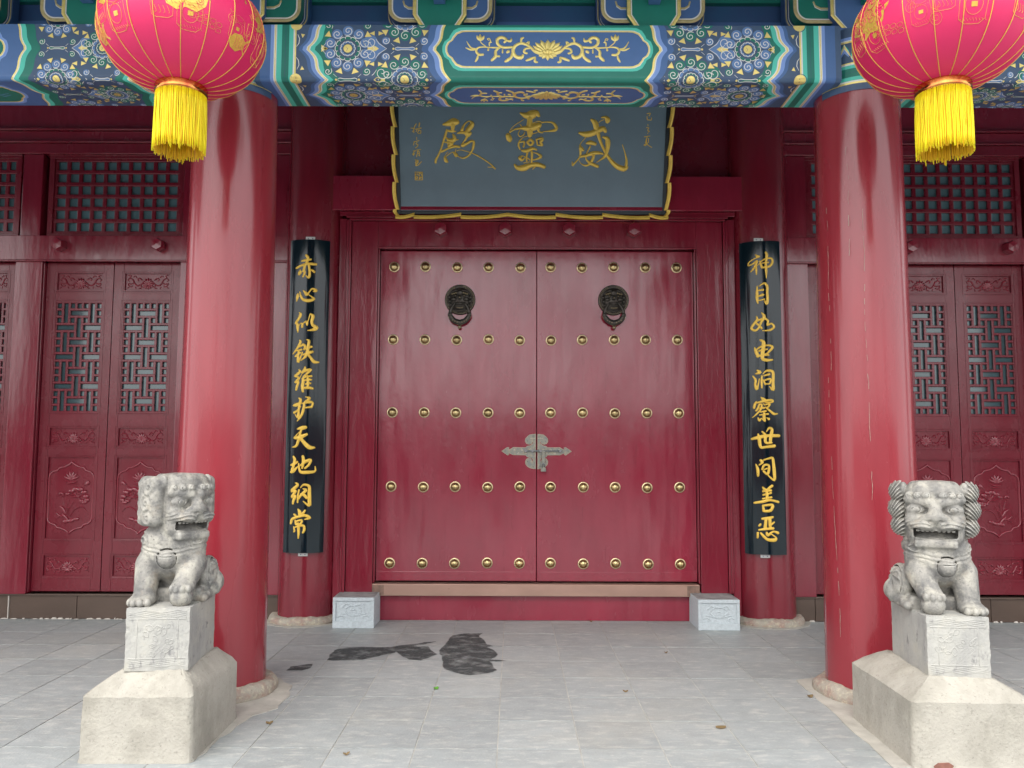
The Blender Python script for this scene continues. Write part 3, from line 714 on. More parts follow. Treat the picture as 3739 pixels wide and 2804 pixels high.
# door knockers: lion mask plate with ring
def knocker():
    mb = MB('bronze', 'bronze_light')
    mb.lathe([(.090, 0), (.090, .010), (.086, .016), (.080, .017), (.078, .013), (.070, .013), (.067, .018), (.05, .026), (.02, .034), (.0001, .036)], 40, axis='y', m=0)
    P = lambda u, v, h: (u, -.017 - h, v)
    # key fret
    for k in range(22):
        a = 2 * PI * k / 22
        if abs(a - PI / 2) < .15: continue
        pts = [(a, .074), (a, .0845), (a + .2, .0845), (a + .2, .078), (a + .1, .078)]
        brush(mb, [(r * math.cos(t), r * math.sin(t), .0022) for t, r in pts], P, .0022, 1, smooth_path=False)
    F = lambda u, v, h: (u, -.026 - h, v)
    brush(mb, [(-.03, .055, .01), (0, .05, .03), (.03, .055, .01)], F, .014, 0)
    mb.ball((0, -.040, .038), .020, 0, sq=(1, .6, .95))
    for s in (-1, 1):
        brush(mb, [(s * .012, .048, .008), (s * .032, .050, .012), (s * .05, .040, .012), (s * .055, .028, .006)], F, .010, 0)
        for k in range(3): mb.ball((s * (.022 + .011 * k), -.040, .036 - .003 * k), .006, 1, 8, 6)
        mb.ball((s * .025, -.036, .019), .010, 0, 10, 8, sq=(1, .7, .7))
        mb.ball((s * .025, -.043, .019), .0032, 1, 8, 6)
        mb.ball((s * .036, -.034, .000), .015, 0, 10, 8, sq=(1.2, .7, .8))
        mb.ball((s * .062, -.028, .012), .011, 0, 8, 6); mb.ball((s * .060, -.028, -.012), .012, 0, 8, 6); mb.ball((s * .052, -.028, -.035), .011, 0, 8, 6)
        mb.ball((s * .034, -.019, .066), .003, 1, 8, 6)
        brush(mb, [(s * .020, -.016, .006), (s * .024, -.030, .004)], F, .012, 1)
    mb.ball((0, -.050, .006), .012, 0, 12, 8, sq=(1.3, .8, .8))
    mb.ball((0, -.058, .008), .0045, 1, 8, 6)
    brush(mb, [(-.045, -.010, .006), (0, -.005, .012), (.045, -.010, .006)], F, .016, 0)
    brush(mb, [(-.025, -.016, .005), (0, -.015, .006), (.025, -.016, .005)], F, .018, 1)
    mb.box(-.021, .021, -.052, -.020, -.033, -.020, 0)
    brush(mb, [(-.03, -.040, .006), (0, -.046, .012), (.03, -.040, .006)], F, .014, 0)
    for k in range(5): mb.ball((-.016 + .008 * k, -.04, -.052 + .001 * abs(k - 2)), .0042, 1, 8, 6)
    brush(mb, [(-.03, -.06, .006), (0, -.068, .01), (.03, -.06, .006)], F, .008, 0)
    # ring
    ring = []
    P2 = lambda u, v, h: (u, -.040 - h, v)
    for s in (-1, 1):
        brush(mb, [(s * .026, -.022, .012), (s * .047, -.05, .016), (s * .056, -.082, .020), (s * .050, -.108, .030), (s * .030, -.130, .032), (0, -.140, .034)], P2, .010, 0)
        brush(mb, [(s * .047, -.05, .003), (s * .064, -.082, .003), (s * .066, -.105, .003), (s * .050, -.128, .003), (s * .034, -.142, .003), (s * .012, -.152, .003), (0, -.160, .003)], P2, .006, 1, hb=.002)
        mb.ball((s * .056, -.046, -.094), .0135, 0, 12, 8, sq=(1, .5, 1))
        for k in range(3): mb.ball((s * (.014 + .013 * k), -.050, -.138 + .006 * k), .0045, 1, 8, 6)
    mb.ball((0, -.038, -.166), .0115, 1, 10, 8)
    return mb
kn_me = make_mesh('door_knocker', knocker(), smooth=True)
inst('door_knocker', kn_me, leaves[0], (-.677, GY, 2.775), scale=(1.5, 1.2, 1.5))
inst('door_knocker', kn_me, leaves[1], (.677, GY, 2.775), scale=(1.5, 1.2, 1.5))

# lock plates, bolt, padlock (traced from the photograph's fittings; 6.38 px per unit, 1 px of the crop = 0.374 mm)
def lockhalf(s):
    mb = MB('aged_brass', 'aged_brass_edge', 'steel')
    pts = [(1083, 410), (1020, 415), (940, 430), (890, 470), (845, 520), (840, 585), (870, 635), (930, 655), (990, 640), (1010, 590), (1025, 600), (1010, 640),
           (950, 680), (890, 690), (850, 725), (560, 722), (500, 760), (450, 775), (470, 730), (430, 718), (380, 750), (290, 810), (380, 870), (430, 905), (470, 880), (450, 845),
           (500, 870), (560, 897), (850, 900), (880, 940), (950, 960), (1010, 980), (1020, 1030), (1005, 1060), (985, 990), (930, 965), (870, 990), (840, 1050), (850, 1110), (890, 1160), (940, 1195), (1020, 1215), (1083, 1220)]
    k = .000374
    P = [((x - 1105) * k * (-s), (812 - y) * k) for (x, y) in pts]
    if s > 0: P = P
    P = [(s * abs(x), z) for x, z in P]
    Q = P if s < 0 else P[::-1]
    # area-correct orientation
    ar = sum(Q[i][0] * Q[(i + 1) % len(Q)][1] - Q[(i + 1) % len(Q)][0] * Q[i][1] for i in range(len(Q)))
    if ar < 0: Q = Q[::-1]
    mb.prism(Q, -.004, 0, 0)
    mp = lambda u, v, h: (u, -.004 - h, v)
    brush(mb, [(x, z, .0022) for x, z in Q + Q[:1]], mp, .0015, 1, smooth_path=False)
    for (x, z) in ((1025, 460), (895, 575), (370, 810), (895, 1055), (1025, 1160)):
        mb.ball((s * abs(x - 1105) * k, -.005, (812 - z) * k), .004, 2, 8, 6)
    brush(mb, [(s * .01, .113, .004), (s * .055, .113, .004)], mp, .003, 1)
    for q in range(5):
        cx = s * (.055 + .035 * q)
        brush(mb, [(x, z, .003) for x, z in spiral2(cx, -.002 + .014 * (-1) ** q, .011, .002, q, 1.1, 9)], mp, .003, 1)
    return mb
for s, lf in ((-1, leaves[0]), (1, leaves[1])):
    lp = part('lock_plate', lockhalf(s), lf, at=None, local=True)
    lp.location = Vector((0, GY - .0003, 1.443)) - ORG[lf.name]
    ORG[lp.name] = Vector((0, GY, 1.443))
mb = MB('steel')
mb.tube([(-.105, GY - .02, 1.446), (.225, GY - .02, 1.446)], .0065, 10)
for x in (-.095, -.035, .035, .205): mb.box(x - .010, x + .010, GY - .030, GY - .004, 1.434, 1.458)
part('door_bolt', mb, leaves[1], bevel=.001, auto=40)
mb = MB('aged_brass'); mb.box(.045, .073, GY - .034, GY - .028, 1.335, 1.445); part('bolt_handle', mb, leaves[1], bevel=.002)
PL = thing('padlock', (.058, GY - .03, 1.29), 'small weathered brass padlock hanging from the bolt plate in the middle of the gate', 'padlock')
mb = MB('aged_brass')
mb.prism([(.034, 1.268), (.082, 1.268), (.078, 1.300), (.072, 1.306), (.044, 1.306), (.038, 1.300)], GY - .052, GY - .036)
part('lock_body', mb, PL, bevel=.003)
mb = MB('steel'); mb.tube([(.046, GY - .044, 1.303)] + [(x, GY - .044, z) for x, z in arc2(.058, 1.325, .012, PI, 0, 8)] + [(.070, GY - .044, 1.303)], .0035, 8)
part('shackle', mb, PL, smooth=True)

# stone blocks at the foot of the gate frame
def relief_beast(mb, mp, k=1.0, m=0):
    S = [[(-.085, .03, .012), (-.06, .065, .014), (-.03, .05, .014)], [(.085, .03, .012), (.06, .065, .014), (.03, .05, .014)],
         [(-.06, .02, .012), (-.035, .045, .012), (0, .05, .014), (.035, .045, .012), (.06, .02, .012)],
         [(-.065, .0, .01), (-.04, -.03, .012), (0, -.042, .012), (.04, -.03, .012), (.065, .0, .01)],
         [(-.10, -.025, .012), (-.06, -.032, .012), (-.03, -.045, .012), (0, -.05, .012), (.03, -.045, .012), (.06, -.032, .012), (.10, -.025, .012)],
         [(-.12, -.06, .012), (-.095, -.045, .014), (-.07, -.062, .012), (-.08, -.075, .01)], [(.12, -.06, .012), (.095, -.045, .014), (.07, -.062, .012), (.08, -.075, .01)],
         [(-.02, .0, .008), (0, .012, .01), (.02, .0, .008)], [(-.03, -.018, .008), (0, -.012, .01), (.03, -.018, .008)]]
    for st in S: brush(mb, [(u * k, v * k, w * k * .9) for u, v, w in st], mp, .018, m)
for s, nm, lb in ((-1, 'L', 'pale grey carved stone block at the gate foot, left of the threshold board'), (1, 'R', 'pale grey carved stone block at the gate foot, right of the threshold board')):
    a, b = (-1.675, -1.337) if s < 0 else (1.305, 1.642)
    yf = 6.735 if s < 0 else 6.70
    cx = (a + b) / 2
    B = thing('gate_pier_stone', (cx, 6.87, 0), lb, 'stone block', group='carved stone blocks beside the threshold')
    mb = MB('granite', 'granite_dirt')
    mb.box(a, b, yf + .006, 7.04 if True else 0, 0, 0.245)
    # face margins proud of the recessed field
    mb.box(a, b, yf - .006, yf + .0055, 0.0, .055); mb.box(a, b, yf - .006, yf + .0055, .216, .245)
    mb.box(a, a + .024, yf - .006, yf + .0055, .0555, .2155); mb.box(b - .024, b, yf - .006, yf + .0055, .0555, .2155)
    part('block', mb, B, bevel=.003)
    mb = MB('granite_dirt'); mb.box(a + .004, b - .004, yf, 7.035, .2452, .2468)
    part('dusty_top', mb, B)
    mb = MB('granite'); relief_beast(mb, lambda u, v, h: (cx + u * 1.05, yf + .005 - h, .137 + v * .85))
    part('carving', mb, B, smooth=True)

# ------------------------------------------------------------------ side bays with lattice doors
LY = 7.10
# openings of the stepped lattice, 7 columns by 15 rows: merged runs
def lattice_cells():
    own = {}
    def put(cells):
        for c in cells: own[c] = cells[0]
    for r in range(0, 15, 4):
        put([(1, q) for q in range(r, min(r + 3, 15))]); put([(5, q) for q in range(r, min(r + 3, 15))])
        if r + 1 < 15: put([(2, r + 1), (3, r + 1), (4, r + 1)])
        if r + 2 < 13: put([(3, q) for q in range(r + 2, min(r + 5, 15))])
        if r + 3 < 15: put([(0, r + 3), (1, r + 3), (2, r + 3)]); put([(4, r + 3), (5, r + 3), (6, r + 3)])
    for c in range(7):
        for r in range(15): own.setdefault((c, r), (c, r))
    return own
OWN = lattice_cells()
def lattice(mb, x0, x1, z0, z1, y0, y1, nx, nz, own, bw):
    px = (x1 - x0) / nx; pz = (z1 - z0) / nz; h = bw / 2
    O = lambda c, r: own.get((c, r), (c, r)) if own else (c, r)
    for r in range(nz + 1):            # horizontal bars
        c = 0
        while c < nx:
            if 0 < r < nz and O(c, r - 1) == O(c, r): c += 1; continue
            e = c
            while e < nx and not (0 < r < nz and O(e, r - 1) == O(e, r)): e += 1
            z = z1 - r * pz
            mb.box(x0 + c * px - h, x0 + e * px + h, y0, y1, z - h, z + h); c = e
    for c in range(nx + 1):
        r = 0
        while r < nz:
            if 0 < c < nx and O(c - 1, r) == O(c, r): r += 1; continue
            e = r
            while e < nz and not (0 < c < nx and O(c - 1, e) == O(c, e)): e += 1
            x = x0 + c * px
            mb.box(x - h, x + h, y0 + .0015, y1 - .0015, z1 - e * pz - h + .001, z1 - r * pz + h - .001); r = e

def scroll_relief(mb, mp, sx, sy, m=0):
    """lotus with curling vines, half width 1 and half height 1 before scaling"""
    hw = (sx + sy) / 2
    for s in (-1, 1):
        for st in ([(.22, .0, .10), (.36, -.35, .10), (.52, -.45, .10), (.64, -.1, .10), (.72, .35, .10), (.86, .5, .08), (.95, .3, .07), (.88, .12, .06)],
                   [(.30, .30, .10), (.42, .55, .10), (.50, .35, .08), (.44, .18, .06)], [(.55, .62, .08), (.62, .85, .07), (.70, .70, .06)],
                   [(.66, -.1, .08), (.80, -.25, .09), (.92, -.15, .08), (.90, -.45, .08), (.78, -.62, .07), (.72, -.45, .06)],
                   [(.34, -.4, .08), (.30, -.75, .08), (.42, -.82, .06)], [(.86, .6, .07), (.80, .88, .08), (.94, .9, .06)], [(.60, -.62, .07), (.56, -.88, .06)], [(.97, -.8, .06), (.90, -.7, .08)]):
            brush(mb, [(s * u * sx, v * sy, w * hw) for u, v, w in st], mp, .007, m, sub=3)
    for k in range(-3, 4):
        t = k * .48
        brush(mb, [(0, -.35 * sy, .03 * sx), (math.sin(t) * .16 * sx, (-.35 + math.cos(t) * .5) * sy, .13 * sx), (math.sin(t) * .27 * sx, (-.35 + math.cos(t) * .95) * sy, .03 * sx)], mp, .009 - .001 * abs(k), m, sub=3)
    for k in (-2, -1, 0, 1, 2):
        brush(mb, [(0, -.4 * sy, .05 * sx), (k * .11 * sx, (-.82 + .06 * k * k) * sy, .10 * sx)], mp, .007, m, sub=2)
def lotus_relief(mb, mp, s, m=0):
    """vertical lotus and leaf composition in a scalloped frame; unit: 1 = half the frame's width"""
    k = .203
    fr = [(0, 1.62), (.12, 1.5), (.30, 1.40), (.52, 1.36), (.62, 1.22), (.80, 1.18), (.93, 1.05), (.96, .9), (.96, 0), (.96, -.9), (.93, -1.05), (.80, -1.18), (.62, -1.22), (.52, -1.36), (.30, -1.40), (.12, -1.5), (0, -1.62)]
    P = fr + [(-x, y) for x, y in fr[::-1][1:]]
    brush(mb, [(x * k, y * k, .019) for x, y in P], mp, .007, m, smooth_path=False)
    def B(L, h=.008):
        brush(mb, [(s * x * k, y * k, w * k) for x, y, w in L], mp, h, m, sub=3)
    for t in (-1.15, -.7, -.25, .25, .7, 1.15):     # flower
        B([(0, .80, .04), (math.sin(t) * .2, .80 + math.cos(t) * .22, .13), (math.sin(t) * .36, .80 + math.cos(t) * .40, .03)])
    B([(-.28, .78, .03), (-.1, .70, .10), (.1, .70, .10), (.28, .78, .03)]); B([(-.2, .62, .05), (.1, .60, .08), (.3, .62, .04)])
    # big leaf with ruffled edge
    for (x, y, w) in ((.05, .30, .22), (.22, .38, .22), (.42, .36, .22), (.58, .24, .22), (.68, .05, .20), (.72, -.12, .18), (.62, -.22, .18), (.50, -.16, .16), (-.12, .16, .16)):
        B([(x - .05, y, w), (x + .05, y + .02, w * .9)], .010)
    for q in range(6):
        B([(.30, .05, .05), (.05 + .12 * q, .30 - .07 * abs(q - 2), .06)], .011)
    B([(-.1, .12, .06), (.12, .02, .08), (.32, .02, .08), (.45, -.12, .06)])
    B([(.45, .42, .04), (.55, .55, .04), (.66, .66, .05)], .005); B([(.66, .62, .16), (.76, .72, .14), (.74, .62, .08)])
    B([(-.52, .12, .05), (-.42, .2, .14), (-.28, .14, .06)]); B([(-.45, .05, .05), (-.28, .04, .06)])
    for L in ([(-.36, .02, .03), (-.28, -.3, .035), (-.26, -.45, .03)], [(-.05, -.1, .03), (-.16, -.5, .035), (-.14, -.85, .04)], [(.12, -.2, .03), (-.02, -.5, .035), (-.1, -.8, .04)],
              [(.72, -.62, .02), (.50, -.42, .07), (.2, -.52, .06), (.0, -.85, .05)], [(.02, -.45, .04), (-.1, -.5, .06), (-.14, -.75, .04)],
              [(-.62, -.62, .02), (-.45, -.82, .09), (-.2, -.82, .06)], [(-.6, -1.0, .02), (-.42, -.86, .06), (-.22, -.86, .05)]): B(L, .006)
    for L in ([(-.48, -.36, .03), (-.3, -.5, .14), (-.16, -.75, .08)], [(-.34, -.7, .04), (-.2, -.85, .14), (-.02, -1.05, .06)]): B(L, .009)
    for (x, y, r) in ((-.14, -1.08, .2), (.08, -1.05, .2), (.30, -.98, .18)): B([(x - .06, y, r), (x + .06, y + .03, r * .9)], .010)

def recess(mb, x0, x1, z0, z1, yb, m=0, w=.010):
    """moulding strips around a recessed panel"""
    y0, y1 = yb - .011, yb
    mb.box(x0, x1, y0, y1, z1 - w, z1); mb.box(x0, x1, y0, y1, z0, z0 + w)
    mb.box(x0, x0 + w, y0 + .001, y1, z0 + w, z1 - w); mb.box(x1 - w, x1, y0 + .001, y1, z0 + w, z1 - w)
ZP = [(2.845, 3.018), (1.762, 2.760), (1.470, 1.642), (.668, 1.386), (.348, .540)]
_share = {}
def lattice_leaf(xa, xb, side):
    key = round(xb - xa, 3)
    x0 = xa + .003; x1 = xb - .003; W_ = x1 - x0
    st = .084
    L = _share.get(key)
    cx = (xa + xb) / 2
    O = (cx, LY, 0)
    if L is None:
        a, b = -W_ / 2, W_ / 2
        mb = MB('wood_lacquer')
        mb.box(a, a + st, -.022, .03, .226, 3.103); mb.box(b - st, b, -.022, .03, .226, 3.103)
        zs = [.226] + [v for z in reversed(ZP) for v in z] + [3.103]
        for k in range(0, len(zs), 2): mb.box(a + st, b - st, -.021, .029, zs[k], zs[k + 1])
        frame = make_mesh('leaf', mb)
        ml = MB('wood_lacquer')
        for (z0, z1) in ZP: recess(ml, a + st + .0005, b - st - .0005, z0 + .0005, z1 - .0005, -.010)
        for (z0, z1) in ZP:
            ml.box(a + st - .012, b - st + .012, -.0245, -.0222, z1 + .010, z1 + .015); ml.box(a + st - .012, b - st + .012, -.0245, -.0222, z0 - .015, z0 - .010)
            ml.box(a + st - .017, a + st - .012, -.0245, -.0222, z0 - .015, z1 + .015); ml.box(b - st + .012, b - st + .017, -.0245, -.0222, z0 - .015, z1 + .015)
        mould = make_mesh('panel_moulding', ml)
        pans = []
        for i, (z0, z1) in enumerate(ZP):
            if i == 1: pans.append(None); continue
            mp_ = MB('wood_lacquer', 'carving_lacquer')
            mp_.box(a + st, b - st, -.004, .02, z0, z1)
            if i == 3: pans.append((make_mesh('panel', mp_),)); continue
            scroll_relief(mp_, lambda u, v, h, zc=(z0 + z1) / 2: (u, -.004 - h * 1.7, zc + v), (W_ / 2 - st) * .90, .067, 1)
            pans.append((make_mesh('carved_panel', mp_, autosmooth=50),))
        big = []
        for s in (1, -1):
            mp_ = MB('wood_lacquer', 'carving_lacquer')
            z0, z1 = ZP[3]
            mp_.box(a + st, b - st, -.004, .02, z0, z1)
            lotus_relief(mp_, lambda u, v, h: (u, -.004 - h * 1.7, (z0 + z1) / 2 + v * .94), s, 1)
            big.append(make_mesh('carved_panel', mp_, autosmooth=50))
        la = MB('wood_lacquer')
        z0, z1 = ZP[1]
        lattice(la, a + st + .008, b - st - .008, z0 + .010, z1 - .010, -.016, .006, 7, 15, OWN, .0215)
        lat = make_mesh('lattice', la)
        g = MB('door_glass'); g.box(a + st, b - st, .010, .014, z0, z1)
        gl = make_mesh('glass_pane', g)
        L = _share[key] = (frame, mould, pans, big, lat, gl)
    frame, mould, pans, big, lat, gl = L
    lf = inst('lattice_door', frame, HALL, O)
    bv = lf.modifiers.new('bevel', 'BEVEL'); bv.width = .003; bv.segments = 2; bv.limit_method = 'ANGLE'
    inst('panel_moulding', mould, lf, O)
    for i, p in enumerate(pans):
        if p is None: continue
        inst('carved_panel', big[0 if side > 0 else 1] if i == 3 else p[0], lf, O)
    lo = inst('lattice', lat, lf, O)
    bv = lo.modifiers.new('bevel', 'BEVEL'); bv.width = .0035; bv.segments = 1; bv.limit_method = 'ANGLE'
    inst('glass_pane', gl, lf, O)
    return lf
def transom(xa, xb, n):
    t = thing_part = None
    mb = MB('wood_lacquer')
    x0, x1, z0, z1 = xa, xb, 3.335, 4.075
    w = .045
    mb.box(x0, x1, 7.045, 7.12, z0, z0 + .028); mb.box(x0, x1, 7.045, 7.12, z1 - .03, z1)
    mb.box(x0, x0 + w, 7.046, 7.12, z0 + .028, z1 - .03); mb.box(x1 - w, x1, 7.046, 7.12, z0 + .028, z1 - .03)
    mb.box(x0 - .004, x1 + .004, 7.038, 7.0445, z0 - .006, z0 + .006); mb.box(x0 - .004, x1 + .004, 7.038, 7.0445, z1 - .008, z1 + .004)
    f = part('transom_window', mb, HALL, at=((xa + xb) / 2, LY, 3.7), bevel=.003)
    la = MB('wood_lacquer')
    lattice(la, x0 + w + .005, x1 - w - .005, z0 + .034, z1 - .036, 7.062, 7.085, n, 6, None, .036)
    lo = part('lattice', la, f)
    bv = lo.modifiers.new('bevel', 'BEVEL'); bv.width = .006; bv.segments = 2; bv.limit_method = 'ANGLE'
    g = MB('glass'); g.box(x0 + w * .5, x1 - w * .5, 7.100, 7.104, z0 + .01, z1 - .01)
    part('glass_pane', g, f)

for s in (-1, 1):
    DX = .036 if s < 0 else -.018          # the two side bays are not set out quite alike
    def X(a, b): return (min(s * (a + DX), s * (b + DX)), max(s * (a + DX), s * (b + DX)))
    # end posts, mullions
    posts = [(2.15, 2.408), (3.004, 3.11), (4.335, 4.57), (5.02, 5.22)]
    posts[1] = (3.00, 3.112)
    for (a, b) in posts:
        W('mullion_post', [(*X(a, b), 7.02, 7.2, .212, 3.108)])
    for (a, b) in ((2.15, 2.408), (4.375, 4.55), (3.005, 3.11), (5.02, 5.22)):
        W('upper_post', [(*X(a, b), 7.025, 7.2, 3.332, 4.075)])
    W('door_rail', [(*X(2.15, 5.225), 7.0, 7.2, 3.111, 3.330)])
    W('rail_lip', [(*X(2.15, 5.225), 6.99, 7.03, 3.098, 3.1095)])
    W('top_rail', [(*X(2.15, 5.225), 7.01, 7.2, 4.078, 4.17)])
    W('top_moulding', [(*X(2.15, 5.225), 6.985, 7.2, 4.1725, 4.19), (*X(2.15, 5.225), 6.995, 7.2, 4.2925, 4.31)])
    W('frieze_board', [(*X(2.15, 5.225), 7.03, 7.2, 4.1925, 4.29)], 'gate_lacquer')
    W('upper_board', [(*X(2.15, 5.225), 7.05, 7.2, 4.3125, 5.0)], 'gate_lacquer')
    # wall posts beside the inner column
    W('side_post', [(*X(2.14, 2.149), 6.95, 7.2, .0, 4.3)])
    for (a, b, n) in ((2.41, 3.0, 4), (3.115, 4.33, 10), (4.575, 5.015, 4)):
        transom(*X(a + .002, b - .002), n)
    for k, (a, b) in enumerate(((2.41, 2.998), (3.125, 3.724), (3.724, 4.325), (4.575, 5.015))):
        side = 1 if k in (0, 2, 3) else -1
        lattice_leaf(*X(a, b), side if s < 0 else -side)
    W('jamb_strip', [(*X(3.1135, 3.1235), 7.045, 7.19, .226, 3.097), (*X(4.3265, 4.3335), 7.045, 7.19, .226, 3.097)])
    for x in (3.285, 4.16): inst('door_peg', peg_me, HALL, (s * (x + DX), 7.0, 3.235), scale=(.95, .9, .95))
    # stone sill: slabs with mortar joints
    segs = [(2.15, 2.40), (2.404, 3.9), (3.904, 4.48), (4.49, 5.225)]
    for (a, b) in segs:
        mb = MB('sill_stone'); mb.box(*X(a, b), 7.045, 7.25, 0.0, .205)
        part('sill_slab', mb, HALL, bevel=.004)
    mb = MB('sill_stone'); mb.box(*X(2.15, 5.225), 7.03, 7.044, .196, .211)
    part('sill_nosing', mb, HALL, bevel=.003)
    mb = MB('mortar'); rr = random.Random(4 + s)
    mb.box(*X(4.4815, 4.4885), 7.035, 7.06, 0, .195)
    x = 2.25
    while x < 5.2:
        w = rr.uniform(.01, .07); h = rr.uniform(.004, .016)
        if rr.random() < .7: mb.prism([(s * x if s > 0 else -x - w, 0), ((s * x if s > 0 else -x - w) + w, 0), ((s * x if s > 0 else -x - w) + w * .7, h), ((s * x if s > 0 else -x - w) + w * .2, h * .8)], 7.034, 7.044)
        x += w + rr.uniform(0, .03)
    part('mortar_joint', mb, HALL, kind='stuff')
# wall mass behind everything, end walls
W('rear_wall', [(-9, 9, 7.26, 7.4, 0, 5.0)], 'plaster_red', 0)
for s in (-1, 1):
    a, b = (5.72, 9) if s > 0 else (-9, -5.72)
    W('end_wall', [(a, b, 7.0, 7.2, 0, 5.0)], 'plaster_red', 0)

# ------------------------------------------------------------------ painted beams
BF, BB, BT, BS, BR = 4.75, 5.12, 4.045, 3.692, 0.030     # front, back, top, soffit, corner radius
V1 = BT - BS - BR
V2 = V1 + BR * PI / 2
VM = V2 + (BB - BF - BR)
def bmap(u, v, h=0.0):
    if v <= V1: return (u, BF - h, BT - v)
    if v <= V2:
        a = (v - V1) / BR
        return (u, BF + BR - (BR + h) * math.cos(a), BS + BR - (BR + h) * math.sin(a))
    return (u, BF + BR + (v - V2), BS - h)
VF = (V1 + V2) / 2       # the fold
LAY = 0.0009
def vcuts(v0, v1, step=.02):
    c = {v0, v1}
    v = v0
    while v < v1: c.add(v); v += step
    for k in range(7):
        q = V1 + (V2 - V1) * k / 6
        if v0 < q < v1: c.add(q)
    return sorted(c)
def band(mb, fa, fb, lay, m, v0=0.0, v1=None):
    """band between two edge curves u = fa(v) and u = fb(v)"""
    vs = vcuts(v0, VM if v1 is None else v1)
    pts = []
    for v in vs: pts += [bmap(fa(v), v, lay * LAY), bmap(fb(v), v, lay * LAY)]
    mb.add(pts, [(2 * i, 2 * i + 1, 2 * i + 3, 2 * i + 2) for i in range(len(vs) - 1)], m)
def disc(mb, cu, cv, r, lay, m, n=14, sq=1.0):
    if cv + r < 0 or cv - r > VM: return
    ring = []
    C = lambda v: min(max(v, 0.0), VM)
    pts = [bmap(cu, C(cv), lay * LAY)]
    for rr in (.55, 1.0):
        pts += [bmap(cu + r * rr * math.cos(2 * PI * i / n), C(cv + r * sq * rr * math.sin(2 * PI * i / n)), lay * LAY) for i in range(n)]
    fs = [(0, 1 + i, 1 + (i + 1) % n) for i in range(n)] + [(1 + i, 1 + n + i, 1 + n + (i + 1) % n, 1 + (i + 1) % n) for i in range(n)]
    mb.add(pts, fs, m)
def line(mb, P, w, lay, m, closed=False):
    P = [p for p in P]
    if closed: P = P + [P[0]]
    # clip to the painted surface
    seg = []
    for p in P + [None]:
        if p is None or p[1] < 0 or p[1] > VM:
            if len(seg) > 1:
                N = len(seg); vs = []
                for i, (u, v) in enumerate(seg):
                    a = seg[max(i - 1, 0)]; b = seg[min(i + 1, N - 1)]
                    dx, dy = b[0] - a[0], b[1] - a[1]; L = math.hypot(dx, dy) or 1
                    ww = w * (.55 if i in (0, N - 1) else 1)
                    c = lambda v: min(max(v, 0), VM)
                    vs += [bmap(u - dy / L * ww / 2, c(v + dx / L * ww / 2), lay * LAY), bmap(u + dy / L * ww / 2, c(v - dx / L * ww / 2), lay * LAY)]
                mb.add(vs, [(2 * i, 2 * i + 2, 2 * i + 3, 2 * i + 1) for i in range(N - 1)], m)
            seg = []
        else: seg.append(p)
def poly(mb, P, lay, m):
    if min(p[1] for p in P) < 0 or max(p[1] for p in P) > VM: return
    mb.add([bmap(u, v, lay * LAY) for u, v in P], [tuple(range(len(P)))], m)
BASE_M = ['paint_navy', 'paint_blue', 'paint_green', 'paint_white', 'paint_gold', 'paint_light_blue', 'paint_light_green', 'paint_mid_blue']
NAVY, BLUE, GREEN, WHITE, GOLD, LBLUE, LGREEN, MBLUE = range(8)
def rosette(cu, cv, Rr, A, B, par):
    if cv + Rr < 0 or cv - Rr > VM: return
    mb = MB(*BASE_M)
    k = Rr / .150
    for i in range(10):
        a = 2 * PI * i / 10 + PI / 2 * (1)
        ru = .108 * k
        x, y = cu + ru * math.cos(a), cv + ru * math.sin(a)
        disc(mb, x, y, .0315 * k, 1, A)
        sg = 1 if math.cos(a) >= -1e-6 else -1
        line(mb, spiral2(x, y, .031 * k, .004 * k, a + PI + sg * .7, 1.45, 22, -sg), .0043 * k, 2, WHITE)
        b = a + PI / 10
        ro, ri = .157 * k, .122 * k
        poly(mb, [(cu + ri * math.cos(b), cv + ri * math.sin(b)), (cu + ro * math.cos(b - .13), cv + ro * math.sin(b - .13)), (cu + ro * math.cos(b + .15), cv + ro * math.sin(b + .15))], 1.5, GOLD)
    for i in range(12):
        a = 2 * PI * i / 12
        for (r0, w, h, c, lw) in ((.058, .014, .017, B, .0046), (.034, .0085, .010, A, .004)):
            r0, w, h = r0 * k, w * k, h * k
            f = lambda t, q: (cu + (r0 + q) * math.cos(a + t / r0) , cv + (r0 + q) * math.sin(a + t / r0))
            poly(mb, [f(-w * .85, 0), f(w * .85, 0), f(w, h * .6), f(w * .5, h), f(-w * .5, h), f(-w, h * .6)], 1, c)
            line(mb, [f(-w, h * .1), f(-w, h * .7), f(-w * .5, h), f(w * .5, h), f(w, h * .7)], lw * k, 2, WHITE)
    disc(mb, cu, cv, .0265 * k, 2.5, GOLD, 20)
    line(mb, arc2(cu, cv, .0265 * k, 0, 2 * PI, 20), .002, 3, NAVY)
    line(mb, [(cu - .012 * k, cv - .012 * k), (cu, cv), (cu - .008 * k, cv + .014 * k)], .0022, 3.2, NAVY)
    for s in (-1, 1):
        line(mb, [(cu + s * .128 * k, cv - .035 * k), (cu + s * .156 * k, cv), (cu + s * .128 * k, cv + .035 * k)], .004 * k, 2, WHITE)
        poly(mb, [(cu + s * .118 * k, cv), (cu + s * .130 * k, cv - .010 * k), (cu + s * .142 * k, cv), (cu + s * .130 * k, cv + .010 * k)], 1.5, GOLD)
    part('rosette', mb, par)
